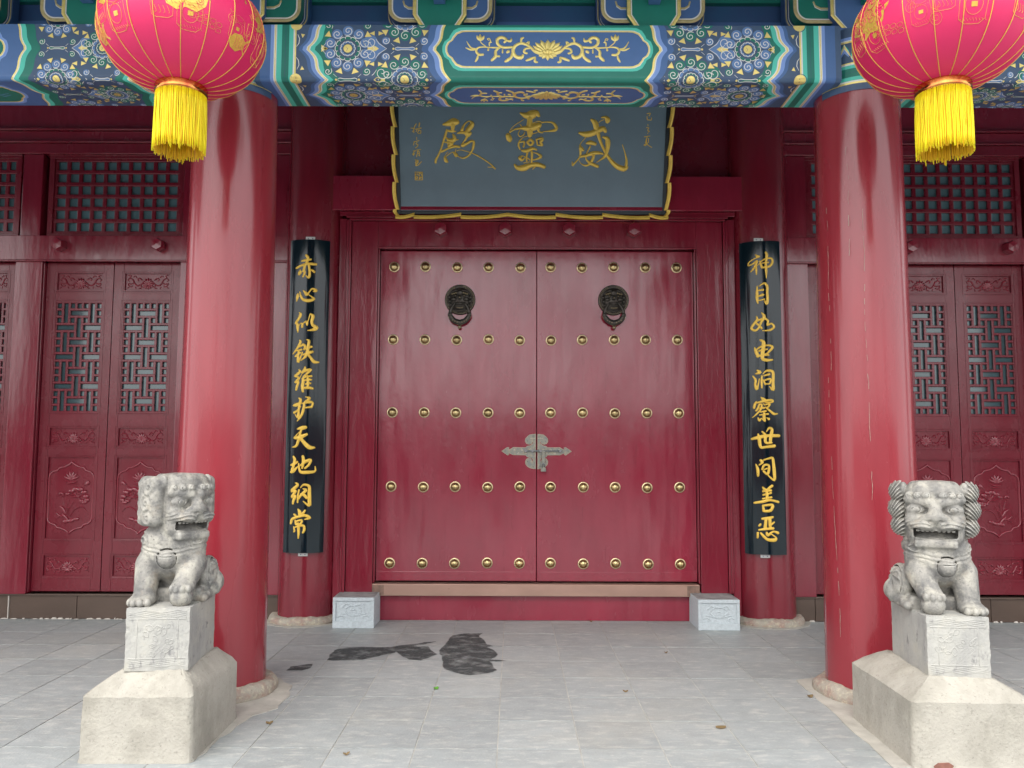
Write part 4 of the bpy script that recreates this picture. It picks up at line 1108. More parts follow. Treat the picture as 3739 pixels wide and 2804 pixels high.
def heart(cu, cv, s, c, par, k=1.0):
    if cv < -.02 or cv > VM + .02: return
    mb = MB(*BASE_M)
    for t in (-1, 1):
        disc(mb, cu - s * .018 * k, cv + t * .030 * k, .030 * k, .8, c)
        line(mb, spiral2(cu - s * .018 * k, cv + t * .030 * k, .032 * k, .004, (PI if s > 0 else 0) + 0.2, 1.3, 20, t * s), .0042, 2, WHITE)
    poly(mb, [(cu, cv - .045 * k), (cu + s * .046 * k, cv), (cu, cv + .045 * k), (cu - s * .02 * k, cv)], 1.1, c)
    line(mb, [(cu + s * .004 * k, cv - .042 * k), (cu + s * .018 * k, cv - .022 * k), (cu + s * .050 * k, cv), (cu + s * .018 * k, cv + .022 * k), (cu + s * .004 * k, cv + .042 * k)], .0042, 2, WHITE)
    poly(mb, [(cu - s * .03 * k, cv - .006 * k), (cu + s * .004 * k, cv - .010 * k), (cu + s * .018 * k, cv), (cu + s * .004 * k, cv + .010 * k), (cu - s * .03 * k, cv + .006 * k)], 1.9, GOLD)
    part('cloud_motif', mb, par)
def bar(mb, cu, cv, c, k=1.0):
    P = [(-.058, -.006), (-.045, -.010), (-.02, -.006), (.02, -.006), (.045, -.010), (.058, -.006), (.058, .006), (.045, .010), (.02, .006), (-.02, .006), (-.045, .010), (-.058, .006)]
    P = [(cu + x * k, cv + y * k) for x, y in P]
    if min(p[1] for p in P) < 0 or max(p[1] for p in P) > VM: return
    for i in range(5):
        poly(mb, [P[i], P[i + 1], P[10 - i], P[11 - i]], 1, c)
    line(mb, P, .004, 2, WHITE, True)
    for s in (-1, 1):
        disc(mb, cu + s * .070 * k, cv, .007 * k, 1.5, GOLD, 8)
        for t in (-1, 1): line(mb, [(cu + s * .065 * k, cv + t * .016 * k), (cu + s * .085 * k, cv + t * .034 * k)], .0038, 2, WHITE)
VR = 0.152                      # rosette row, repeated every 2*DV
DV = VF - VR
def zz(u0, A):
    def f(v):
        t = (v - VR) / DV
        t = abs((t + 1) % 2 - 1)            # 0 at the rows, 1 at the folds between
        return u0 + A * (t + .13 * math.sin(2 * PI * t) )
    return f
def plus(f, d): return lambda v: f(v) + d

LOTUS = '''940,290,30 880,240,34 800,215,36 730,250,40 710,310,44 740,370,44 800,385,50 825,355,30;910,275,20 850,280,28 835,320,30 870,335,26;880,240,16 890,200,28 860,215,8;800,215,20 805,160,30 830,150,20;700,260,30 600,265,32 540,230,36 530,170,40 580,145,40 630,170,36 610,205,30;630,180,20 680,190,34 690,155,14;700,330,25 690,380,36 640,420,40 615,435,20;660,310,40 640,325,30;560,270,24 430,265,16 370,260,18 310,270,24 290,310,30 320,350,34 370,350,28;310,360,20 300,400,30 280,435,18;545,280,20 510,310,34 510,370,40 470,415,34 460,425,16;520,370,20 555,370,28;430,270,16 425,300,26;440,250,12 440,210,20 465,205,12;430,180,14 415,165,10 440,160,14 455,200,14;400,255,12 350,215,14 335,190,14;290,290,14 230,295,24 170,270,12;290,280,14 230,270,20 180,195,10;298,128,16 312,160,36 338,186,16;332,112,14 334,150,44 336,186,16;378,132,16 362,160,36 340,186,16;960,380,20 910,400,36 860,420,24;965,380,16 960,430,34 990,440,20;590,290,20 590,330,20'''
def parse(s): return [[tuple(float(q) for q in p.split(',')) for p in st.split()] for st in s.split(';')]
def lotus_scroll(par, cu, vmap, k):
    mb = MB('paint_gold')
    mp = lambda u, v, h: vmap(cu + u, v, 2 * LAY + h)
    for st in parse(LOTUS):
        for s in (-1, 1):
            P = [(s * (1105 - x) * -k, (y - 290) * k, w * k) for x, y, w in st]
            brush(mb, P, mp, .005, sub=3)
    def petal(tx, ty, bx, by, w, h):
        mx, my = (tx + bx) / 2, (ty + by) / 2
        for s in ((-1, 1) if tx != 0 else (1,)):
            brush(mb, [(s * bx * k, by * k, w * .3 * k), (s * (bx + (tx - bx) * .3) * k, (by + (ty - by) * .3) * k, w * .9 * k), (s * (bx + (tx - bx) * .65) * k, (by + (ty - by) * .65) * k, w * k), (s * tx * k, ty * k, w * .1 * k)], mp, h, sub=3)
    petal(0, -118, 0, 10, 62, .006); petal(80, -112, 20, 10, 60, .0065); petal(142, -85, 30, 20, 56, .007)
    petal(168, -45, 30, 40, 54, .0075); petal(190, 0, 40, 60, 50, .008)
    petal(105, 78, 25, 50, 46, .0085); petal(62, 108, 15, 45, 46, .009); petal(0, 130, 0, 40, 46, .0095)
    petal(0, -20, 0, 66, 44, .011); petal(40, -14, 22, 66, 38, .0105); petal(85, 12, 45, 62, 40, .010)
    part('lotus_scroll', mb, par, smooth=True)
def cartouche(mb, u0, u1, v0, v1, c_out, c_in, tip0=True, tip1=True):
    """rounded panel with pointed lobed ends; layers of outlines"""
    def shape(d):
        H = (v1 - v0) / 2 + d; vc = (v0 + v1) / 2
        def end(ue, s):
            # from bottom to top around an end at ue, s = +1 for the right end
            P = []
            for (x, y) in ((-.125, 1), (-.095, .98), (-.062, .86), (-.040, .62), (-.034, .50), (-.012, .36), (0, .15), (.002, 0)):
                P.append((ue + s * (x * (v1 - v0) / .225 + d * (1 if x > -.03 else .8)), vc + y * H))
            return P + [(u, 2 * vc - v) for u, v in P[::-1][1:]]
        right = end(u1, 1) if tip1 else [(u1, vc + H), (u1, vc - H)]
        left = end(u0, -1)[::-1] if tip0 else [(u0, vc - H), (u0, vc + H)]
        return right + left
    for d, lay, c in ((.030, 1, c_out), (.0125, 1.6, WHITE), (.0085, 2.2, GOLD), (0, 2.8, c_in)):
        P = shape(d)
        mb.add([bmap(u, v, lay * LAY) for u, v in P], [tuple(range(len(P)))], c)

def painted_beam(x0, x1, secs):
    """x0..x1 the beam's ends; secs = list of dicts describing the painting between"""
    cx = (x0 + x1) / 2
    mb = MB('paint_navy', 'eave_wood')
    prof = [(BF, BT)] + [bmap(0, v)[1:] for v in [V1 + (V2 - V1) * k / 6 for k in range(7)]] + [(BB, BS), (BB, BT)]
    n = len(prof)
    vs = [(x0, y, z) for y, z in prof] + [(x1, y, z) for y, z in prof]
    mb.add(vs, [(i, (i + 1) % n, n + (i + 1) % n, n + i) for i in range(n)] + [tuple(range(n - 1, -1, -1)), tuple(range(n, 2 * n))])
    bm = part('painted_beam', mb, HALL, at=(cx, 4.93, BS))
    for s in secs: s(bm)
    return bm
def end_bands(ue, s):
    """vertical stripes from a beam end inward; s = +1 when inward is +u"""
    def go(par):
        mb = MB(*BASE_M)
        f = lambda d: (lambda v: ue + s * d)
        for a, b, c in ((.0, .061, BLUE), (.0613, .081, LBLUE), (.0813, .0875, WHITE), (.0878, .0935, GOLD), (.0938, .099, WHITE), (.0993, .130, LGREEN), (.1303, .1515, GREEN),
                        (.1535, .174, GREEN), (.1743, .200, LGREEN), (.2003, .209, WHITE), (.2093, .218, GOLD)):
            aa, bb = (a, b) if s > 0 else (b, a)
            band(mb, f(aa), f(bb), .5, c)
        part('end_stripes', mb, par)
    return go
def zig_bands(u0, A, s, order, zone=None):
    """order: list of (offset a, offset b, colour) measured inward from the gold line"""
    def go(par):
        mb = MB(*BASE_M)
        for a, b, c in order:
            f = zz(u0, s * A)
            aa, bb = (a, b) if s > 0 else (b, a)
            band(mb, plus(f, s * aa), plus(f, s * bb), .6 if c not in (WHITE, GOLD) else .9, c)
        part('zigzag_bands', mb, par)
    return go
OUTER = [(-.046, -.0243, BLUE), (-.0240, -.0003, LBLUE), (0, .006, WHITE), (.0062, .0155, GOLD), (.0157, .0235, WHITE), (.0237, .052, LGREEN), (.0523, .098, GREEN)]
INNER = [(-.078, -.0385, BLUE), (-.0382, -.0105, LBLUE), (-.0102, -.0022, WHITE), (-.002, .011, GOLD)]
def minis(ue, s, k=1.0):
    def go(par):
        mb = MB(*BASE_M)
        for v in (0.0, VF):
            disc(mb, ue + s * .0, v, .036 * k, 1.4, GOLD, 18)
            line(mb, arc2(ue, v, .040 * k, -PI / 2 * s - 0, -PI / 2 * s + PI * s, 12), .004, 1.6, NAVY)
            for t in (-1, 1):
                poly(mb, [(ue + s * .028, v + t * .058), (ue + s * .052, v + t * .062), (ue + s * .038, v + t * .085)], 1.3, GOLD)
                line(mb, [(ue + s * .008, v + t * .062), (ue + s * .02, v + t * .09), (ue + s * .016, v + t * .12), (ue + s * .002, v + t * .14)], .0045, 1.3, WHITE)
        part('half_rosette', mb, par)
    return go
def rosettes(cols, Rr, s, k=1.0):
    """cols = [(u, row phase, A, B)]"""
    def go(par):
        for (u, ph, A, B) in cols:
            for q in range(-1, 3):
                v = VR + DV * (2 * q + ph)
                rosette(u, v, Rr, A, B, par)
        mb = MB(*BASE_M)
        for (u, ph, A, B) in cols:
            for q in range(-1, 3):
                bar(mb, u, VR + DV * (2 * q + ph + 1), B if A == GREEN else GREEN, k)
        for (u, ph, A, B) in cols:
            for q in range(-1, 3):
                v = VR + DV * (2 * q + ph + 1)
                for dx in (-1, 1):
                    for dv in (-1, 1):
                        x, y = u + dx * .118 * k, v + dv * .050 * k
                        disc(mb, x, y, .024 * k, .8, B)
                        line(mb, spiral2(x, y, .026 * k, .004 * k, dv * .8 + (PI if dx > 0 else 0), 1.4, 18, dx * dv), .0045 * k, 2, WHITE)
        if len(cols) > 1:          # small leaves and curls filling the ground between the rosettes
            ua, ub = cols[0][0], cols[1][0]
            for q in range(-1, 6):
                v = VR + DV * (q - .5)
                uc = (ua + ub) / 2
                for t in (-1, 1):
                    poly(mb, [(uc + t * .012, v - .014), (uc + t * .045, v), (uc + t * .012, v + .014)], 1.5, GOLD)
        part('bar_motif', mb, par, kind='stuff')
        if len(cols) > 1:
            um = (cols[0][0] + cols[1][0]) / 2
            for q in range(-1, 5):
                v = VR + DV * q
                if q % 2 == 0: heart(um - s * .01, v, s, MBLUE, par, k * 1.45)
                else: heart(um + s * .01, v, -s, GREEN, par, k * 1.45)
    return go
def centre(u0, A):
    def go(par):
        mb = MB(*BASE_M)
        f = zz(-u0, A); g = zz(u0, -A)
        band(mb, plus(f, .0113), plus(g, -.0113), .55, GREEN)
        cartouche(mb, -.612, .612, .045, .262, LGREEN, BLUE)
        cartouche(mb, -.612, .612, VF + .085, VF + .30, LGREEN, BLUE)
        part('centre_panel', mb, par)
        lotus_scroll(par, 0, lambda u, v, h: bmap(u, .156 + v, h), .000535)
        lotus_scroll(par, 0, lambda u, v, h: bmap(u, VF + .192 - v, h), .000515)
    return go
secs = []
for s in (-1, 1):
    ue = s * 1.755
    secs += [end_bands(ue, -s), minis(ue - s * .218, -s), zig_bands(s * 1.484, .125, -s, OUTER),
             rosettes([(s * 1.221, 0, MBLUE, GREEN), (s * .872, 1, GREEN, MBLUE)], .156, -s), zig_bands(s * .700, .10, -s, INNER)]
secs.append(centre(.700, .10))
painted_beam(-1.79, 1.79, secs)
for s in (-1, 1):
    S2 = []
    ue = s * 2.20
    S2 += [end_bands(ue, s), minis(ue + s * .218, s), zig_bands(s * 2.455, .09, s, OUTER),
           rosettes([(s * 2.72, 0, GREEN, MBLUE), (s * 3.00, 1, MBLUE, GREEN)], .128, s, .8),
           zig_bands(s * 3.18, .08, s, [(-.085, -.03, GREEN), (-.0297, .0, LGREEN), (.0003, .007, WHITE), (.0073, .017, GOLD), (.0173, .06, BLUE)])]
    def side_centre(par, s=s):
        mb = MB(*BASE_M)
        f = zz(s * 3.18, s * .08); g = zz(s * 4.26, -s * .08)
        a, b = (plus(f, s * .0603), plus(g, -s * .0603))
        band(mb, a if s > 0 else b, b if s > 0 else a, .55, BLUE)
        for (v0, v1) in ((.045, .262), (VF + .085, VF + .30)):
            u0, u1 = sorted((s * 3.33, s * 4.11))
            cartouche(mb, u0, u1, v0, v1, LBLUE, GREEN)
        for t in (-1, 1):
            for q in range(3): line(mb, spiral2(s * (3.42 + .1 * q), .15 + t * .03, .028, .004, q, 1.4, 16, t), .005, 3.6, WHITE)
            line(mb, [(s * (3.40 + .05 * q), VF + .19 + .02 * math.sin(q * 2.1) + t * .012) for q in range(10)], .005, 3.6, LBLUE)
        part('centre_panel', mb, par)
    S2.append(side_centre)
    S2 += [zig_bands(s * 4.26, .08, -s, [(-.085, -.03, GREEN), (-.0297, .0, LGREEN), (.0003, .007, WHITE), (.0073, .017, GOLD), (.0173, .06, BLUE)]), end_bands(s * 5.24, -s)]
    a, b = sorted((s * 2.17, s * 5.27))
    painted_beam(a, b, S2)

# painted heads of the porch columns, and the plate over the beams
for i, x in enumerate(OUT):
    mb = MB(*BASE_M)
    RR = .260
    def cyl(a, z, h=0): return (x + (RR + h) * math.sin(a), 5.0 - (RR + h) * math.cos(a), z)
    def strip(z0, z1, c, h=.0015, a0=-1.25, a1=1.25):
        n = 20
        vs = [cyl(a0 + (a1 - a0) * k / n, z, h) for k in range(n + 1) for z in (z0, z1)]
        mb.add(vs, [(2 * k, 2 * k + 2, 2 * k + 3, 2 * k + 1) for k in range(n)], c)
    Z = lambda y: 4.012 - (y - 62) * .00298
    for a, b, c in ((62, 71, NAVY), (71, 77, LBLUE), (77.2, 79.4, WHITE), (79.5, 83, GOLD), (125.6, 128, GOLD), (128, 131, WHITE), (131.2, 138, LGREEN), (138.2, 146, GREEN),
                    (146.6, 155.6, GREEN), (156, 163.8, LGREEN), (164, 167, WHITE), (167.1, 171, GOLD)): strip(Z(b), Z(a), c)
    strip(Z(125.5), Z(83.1), NAVY, .001)
    strip(Z(185), Z(171.1), NAVY, .001)
    p = .21
    for q in range(-4, 5):
        c0 = q * p * 2
        zt, zb = Z(84), Z(125)
        for (d0, d1, c, h) in ((0.0, .030, GREEN, .002), (.030, .055, LGREEN, .0021), (.055, .064, WHITE, .0022), (.064, .088, GOLD, .0023), (.088, .097, WHITE, .0022), (.097, .125, LBLUE, .002)):
            for s in (-1, 1):
                vs = []
                for (aa, zz_) in ((s * p, zt), (0, zb)):
                    for d in (d0, d1):
                        vs.append((c0 + aa + 0, zz_ + .055 - d * .9))
                L = [(a_, min(max(z_, zb), zt)) for a_, z_ in vs]
                if max(abs(a_) for a_, _ in L) > 1.25: continue
                mb.add([cyl(L[0][0], L[0][1], h), cyl(L[1][0], L[1][1], h), cyl(L[3][0], L[3][1], h), cyl(L[2][0], L[2][1], h)], [(0, 1, 2, 3)], c)
    c = MB('paint_navy'); c.lathe([(.2595, 3.691), (.2595, 4.045)], 48, (x, 5.0, 0))
    hd = part('column_head', c, HALL, at=(x, 5, 3.69), smooth=True)
    part('painted_band', mb, hd)
mb = MB('paint_blue'); mb.box(-9, 9, 4.80, 5.15, 4.046, 4.060)
part('beam_plate', mb, HALL)

# bracket sets
def rounded_arm(mb, x0, x1, z0, z1, r, y0, y1, m):
    P = [(x0 + r * (1 - math.sin(a)), z0 + r * (1 - math.cos(a))) for a in [PI / 2 * (1 - k / 6) for k in range(7)]]
    P += [(x1 - r * (1 - math.sin(a)), z0 + r * (1 - math.cos(a))) for a in [PI / 2 * k / 6 for k in range(7)]]
    P += [(x1, z1), (x0, z1)]
    mb.prism(P, y0, y1, m)
def outline(mb, P, w, y, m, d=.003):
    mp = lambda u, v, h: (u, y - h, v)
    vs = []
    brushP = [(p[0], p[1], w) for p in P]
    brush(mb, brushP, mp, d, m, smooth_path=False)
def bracket(x, cup, arm, w=1.0):
    B = thing_like = part('bracket_set', MB_cup(x, cup, w), HALL, at=(x, 4.9, 4.06), bevel=.002)
    z0 = 4.052
    for (y, dz, dx, mt, wd) in ((4.845, .062, 0, arm, 1.0), (4.93, .052, .02, 'paint_teal', 0.25)):
        mb = MB(mt, 'paint_gold_dull', 'paint_white')
        hw = (.325 + dx) * w
        rounded_arm(mb, x - hw, x + hw, z0 + dz, 4.36, .095, y, y + .07, 0)
        for (off, wid, m_, dd) in ((.010, .018 * wd + .004, 1, .0035), (.025, .007 * wd + .002, 2, .003)):
            for s in (-1, 1):
                r = .095 - off
                P = [(x + s * .12 * w, z0 + dz + off)] + [(x + s * (hw - .095 + r * math.sin(a)), z0 + dz + .095 - r * math.cos(a)) for a in [PI / 2 * k / 8 for k in range(9)]] + [(x + s * (hw - off), 4.36)]
                outline(mb, P, wid, y, m_, dd)
        if wd == 1.0:
            for s in (-1, 1):      # inner edge of the stepped arm seen at the top
                P = [(x + s * .165 * w, z0 + .158), (x + s * .20 * w, z0 + .158), (x + s * .225 * w, z0 + .175), (x + s * .232 * w, z0 + .2)]
                outline(mb, P, .012, y, 1, .004); outline(mb, [(a - s * .0, b - .010) for a, b in P], .005, y, 2, .0042)
        part('bracket_arm', mb, B)
    # beak of the cantilever passing through the cup
    mb = MB('paint_blue' if cup == 'paint_green' else 'paint_green', 'paint_gold_dull', 'paint_white')
    mb.prism([(x - .035, z0 + .155), (x + .035, z0 + .155), (x + .045, 4.42), (x - .045, 4.42)], 4.70, 4.80, 0)
    for s in (-1, 1):
        outline(mb, [(x + s * .030, z0 + .158), (x + s * .041, 4.40)], .007, 4.70, 2); outline(mb, [(x + s * .037, z0 + .157), (x + s * .048, 4.40)], .008, 4.70, 1)
    part('bracket_beak', mb, B)
    return B
def MB_cup(x, mt, w):
    mb = MB(mt, 'paint_gold_dull', 'paint_white', 'paint_gold')
    a, b = .112 * w, .166 * w
    z0, z1, z2 = 4.0605, 4.145, 4.42
    mb.prism([(x - a, z0), (x + a, z0), (x + b, z1), (x + b, z2), (x - b, z2), (x - b, z1)], 4.805, 5.03, 0)
    for s in (-1, 1):
        outline(mb, [(x + s * (a - .008), z0 + .001), (x + s * (b - .010), z1), (x + s * (b - .010), z2)], .022, 4.805, 3, .004)
        outline(mb, [(x + s * (a - .024), z0 + .001), (x + s * (b - .026), z1), (x + s * (b - .026), z2)], .007, 4.805, 2, .0036)
    return mb
for i, x in enumerate((-5.46, -4.6, -3.75, -2.85, -1.98, -.668, .662, 1.98, 2.85, 3.75, 4.6, 5.46)):
    colu = i in (0, 4, 7, 11)
    bracket(x, 'paint_blue' if colu or i in (2, 9) else 'paint_green', 'paint_green' if colu or i in (2, 9) else 'paint_blue', 1.35 if colu else 1.0)
# board behind the brackets, with a faint painted rail
mb = MB('paint_teal'); mb.box(-9, 9, 5.05, 5.10, 4.062, 4.70)
bk = part('bracket_board', mb, HALL)
mb = MB('paint_blue', 'paint_green', 'paint_gold_dull')
mb.box(-9, 9, 5.02, 5.0495, 4.19, 4.215); mb.box(-9, 9, 5.01, 5.0495, 4.34, 4.40, 1)
part('painted_rail', mb, bk)
for k, x in enumerate((-1.32, 0.0, 1.32, -2.42, 2.42, -3.3, 3.3)):
    mb = MB('paint_blue', 'paint_gold_dull', 'paint_green', 'paint_white')
    mp = lambda u, v, h: (x + u, 5.0495 - h, 4.13 + v)
    for s in (-1, 1):
        for q in range(3): brush(mb, [(s * (.03 + .03 * q), -.07, .004), (s * (.05 + .035 * q), -.02, .006), (s * (.045 + .03 * q), .06, .004)], mp, .002, (1, 2, 1)[q])
        brush(mb, [(p, q, .006) for p, q in spiral2(s * .16, .0, .03, .005, 0, 1.2, 10, s)], mp, .002, 2)
    for q in range(4): brush(mb, [(p, r, .003) for p, r in arc2(0, -.08, .015 + .014 * q, 0.3, PI - .3, 8)], mp, .002, (3, 1, 3, 1)[q])
    part('board_painting', mb, bk)
mb = MB('paint_blue'); mb.box(-9, 9, 4.86, 5.12, 4.44, 4.72); part('eave_purlin', mb, HALL)

# porch ceiling, rafters, roof
mb = MB('eave_wood'); mb.box(-9, 9, 5.0, 7.3, 4.98, 5.02); part('porch_ceiling', mb, HALL)
mb = MB('eave_wood')
mb.add([(x, y, z) for x in (-9, 9) for (y, z) in ((3.35, 4.42), (7.4, 6.20), (7.4, 6.27), (3.35, 4.49))], [(0, 1, 2, 3), (7, 6, 5, 4), (0, 4, 5, 1), (3, 2, 6, 7), (0, 3, 7, 4), (1, 5, 6, 2)])
rf = part('roof', mb, HALL)
mb = MB('roof_tile'); mb.box(-9, 9, 3.30, 3.42, 4.42, 4.50); part('eave_edge', mb, rf)
mb = MB('rafter_paint')
mb.tube([(0, 3.40, 4.40), (0, 5.2, 5.19)], .038, 10)
raf = make_mesh('rafter', mb, smooth=False)
for k in range(60):
    x = -8.85 + .3 * k
    inst('rafter', raf, HALL, (x, 0, 0)); 
mb = MB('roof_tile')
for k in range(60):
    x = -8.85 + .3 * k
    mb.tube([(x, 3.3, 4.53), (x, 7.4, 6.33)], .06, 8)
part('roof_tiles', mb, HALL, kind='stuff')

# ------------------------------------------------------------------ things hung on the front
PQ = Vector((-0.05, 6.95, 3.515)); TH = R(17.4)
plq = thing('name_plaque', tuple(PQ), 'dark blue plaque with three gold calligraphic characters and stepped gold frame over the gate', 'plaque')
def pm(u, v, h): return (PQ.x + u, PQ.y - math.sin(TH) * v - math.cos(TH) * h, PQ.z + math.cos(TH) * v - math.sin(TH) * h)
def pbox(mb, u0, u1, v0, v1, h0, h1, m=0):
    vs = [pm(u, v, h) for h in (h0, h1) for v in (v0, v1) for u in (u0, u1)]
    mb.add(vs, [(0, 1, 3, 2), (4, 6, 7, 5), (0, 4, 5, 1), (2, 3, 7, 6), (0, 2, 6, 4), (1, 5, 7, 3)], m)
mb = MB('plaque_board', 'plaque_rim'); pbox(mb, -1.145, 1.145, .030, 1.10, -.03, 0); pbox(mb, -1.172, 1.172, .006, 1.12, -.050, -.0305, 1); part('board', mb, plq)
mb = MB('plaque_board')
for v in (.905, .53, .505): pbox(mb, -1.144 + (.3 if v == .505 else 0), -.2 if v != .905 else 1.14, v, v + .0025, .0002, .0008)
mb = MB('plaque_rim')
for (a, b, c, d) in ((-1.178, -1.1455, .0, 1.13), (1.1455, 1.178, .0, 1.13), (-1.1453, 1.1453, .0, .0297), (-1.1453, 1.1453, 1.1003, 1.13)): pbox(mb, a, b, c, d, -.03, .010)
part('rim', mb, plq, bevel=.004)
mb = MB('plaque_gold')
def gold_piece(L, horizontal, base, sgn, mb, vals):
    P = []
    n = 8
    for k in range(n + 1):
        t = k / n
        P.append((t * L, .010 * math.sin(PI * t) + .012 * (1 - t) - .004))
    Q = [(a, b + .022) for a, b in P]
    return P, Q
def wavy(p0, p1, nrm, flip):
    """one stepped wave piece of the frame from p0 to p1 in plaque coordinates"""
    n = 8; vs = []
    for k in range(n + 1):
        t = k / n; tt = 1 - t if flip else t
        o = .000 + .014 * math.sin(PI * .9 * tt) + .018 * tt
        for (d, h) in ((o - .004, .012), (o - .004, .040), (o + .011, .048), (o + .026, .040), (o + .026, .0)):
            vs.append(pm(p0[0] + (p1[0] - p0[0]) * t + nrm[0] * (d - .014), p0[1] + (p1[1] - p0[1]) * t + nrm[1] * (d - .014), h))
    fs = []
    for k in range(n):
        for q in range(4): fs.append((k * 5 + q, k * 5 + q + 1, k * 5 + 5 + q + 1, k * 5 + 5 + q))
    fs += [(0, 1, 2, 3, 4), tuple(n * 5 + q for q in (4, 3, 2, 1, 0))]
    mm = MB('plaque_gold'); mm.add(vs, fs)
    part('frame_piece', mm, plq, auto=40)
xs = [-1.19, -1.03, -.62, -.21, .21, .62, 1.03, 1.19]
for k in range(7):
    wavy((xs[k], -.002), (xs[k + 1] + .004, -.002), (0, -1), xs[k] + xs[k + 1] < -.01)
    wavy((xs[k], 1.132), (xs[k + 1] + .004, 1.132), (0, 1), xs[k] + xs[k + 1] < -.01)
zs = [-.01, .04, .27, .50, .73, .96, 1.14]
for k in range(6):
    for s in (-1, 1): wavy((s * 1.173, zs[k]), (s * 1.173, zs[k + 1] + .004), (s, 0), False)
for n in ('dian', 'ling', 'wei', 'yang', 'yan', 'shuo', 'shu', 'seal', 'ji', 'hai', 'xia'):
    big = n in ('dian', 'ling', 'wei')
    mb = MB('plaque_gold')
    for i, st in enumerate(parse(GLYPH[n][1])):
        P = [(x / 1000, y / 1000, w / 1000 * (1.3 if big else 1.4)) for x, y, w in st]
        brush(mb, P, pm, .012 if big else .004, smooth_path=(n != 'seal'), sub=4, hb=.0002 * i)
    part('gold_character' if n != 'seal' else 'gold_seal', mb, plq, smooth=True)

for s, cx, rot, names, lb in ((-1, -1.958, .017 / .29, ('chi', 'xin', 'si', 'tie', 'wei2', 'hu', 'tian', 'di', 'gang', 'chang'), 'black curved couplet board with ten gold characters on the column left of the gate'),
                              (1, 1.903, -.072 / .29, ('shen', 'mu', 'ru', 'dian2', 'dong', 'cha', 'shi', 'jian', 'shan', 'e'), 'black curved couplet board with ten gold characters on the column right of the gate')):
    ax = s * 1.975
    T = thing('couplet_board', (ax, 6.82, .592), lb, 'sign board', group='couplet boards flanking the gate')
    RO = .292
    half = .178
    a0 = (cx - ax) / RO
    def cm(u, z, h): a = a0 + (u - cx) / RO; return (ax + (RO + h) * math.sin(a), 7.1 - (RO + h) * math.cos(a), z)
    mb = MB('black_lacquer')
    n = 24; z0, z1 = .592, 3.250
    vs = []
    for h in (0, -.022):
        for z in (z0, z1):
            for k in range(n + 1): vs.append(cm(cx - half + 2 * half * k / n, z, h))
    N = n + 1
    fs = [(k, k + 1, N + k + 1, N + k) for k in range(n)] + [(2 * N + k + 1, 2 * N + k, 3 * N + k, 3 * N + k + 1) for k in range(n)]
    fs += [(k + 1, k, 2 * N + k, 2 * N + k + 1) for k in range(n)] + [(N + k, N + k + 1, 3 * N + k + 1, 3 * N + k) for k in range(n)]
    fs += [(0, N, 3 * N, 2 * N), (n, 2 * N + n, 3 * N + n, N + n)]
    mb.add(vs, fs)
    part('board', mb, T, auto=40)
    for nm in names:
        mb = MB('gold_paint')
        for i, st in enumerate(parse(GLYPH[nm][1])):
            brush(mb, [(x / 1000, z / 1000, w / 1000 * 1.42) for x, z, w in st], cm, .006, hb=.0002 * i)
        part('gold_character', mb, T, smooth=True)
    for z in ((3.2505, 3.280), (.564, .5915)):
        mb = MB('bracket_metal', 'paint_navy')
        mb.box(cx - .04, cx + .04, 6.838, 6.842, z[0], z[1])
        for dx in (-.018, .018): mb.ball((cx + dx, 6.837, (z[0] + z[1]) / 2), .005, 1, 8, 6)
        part('fixing_strap', mb, T)

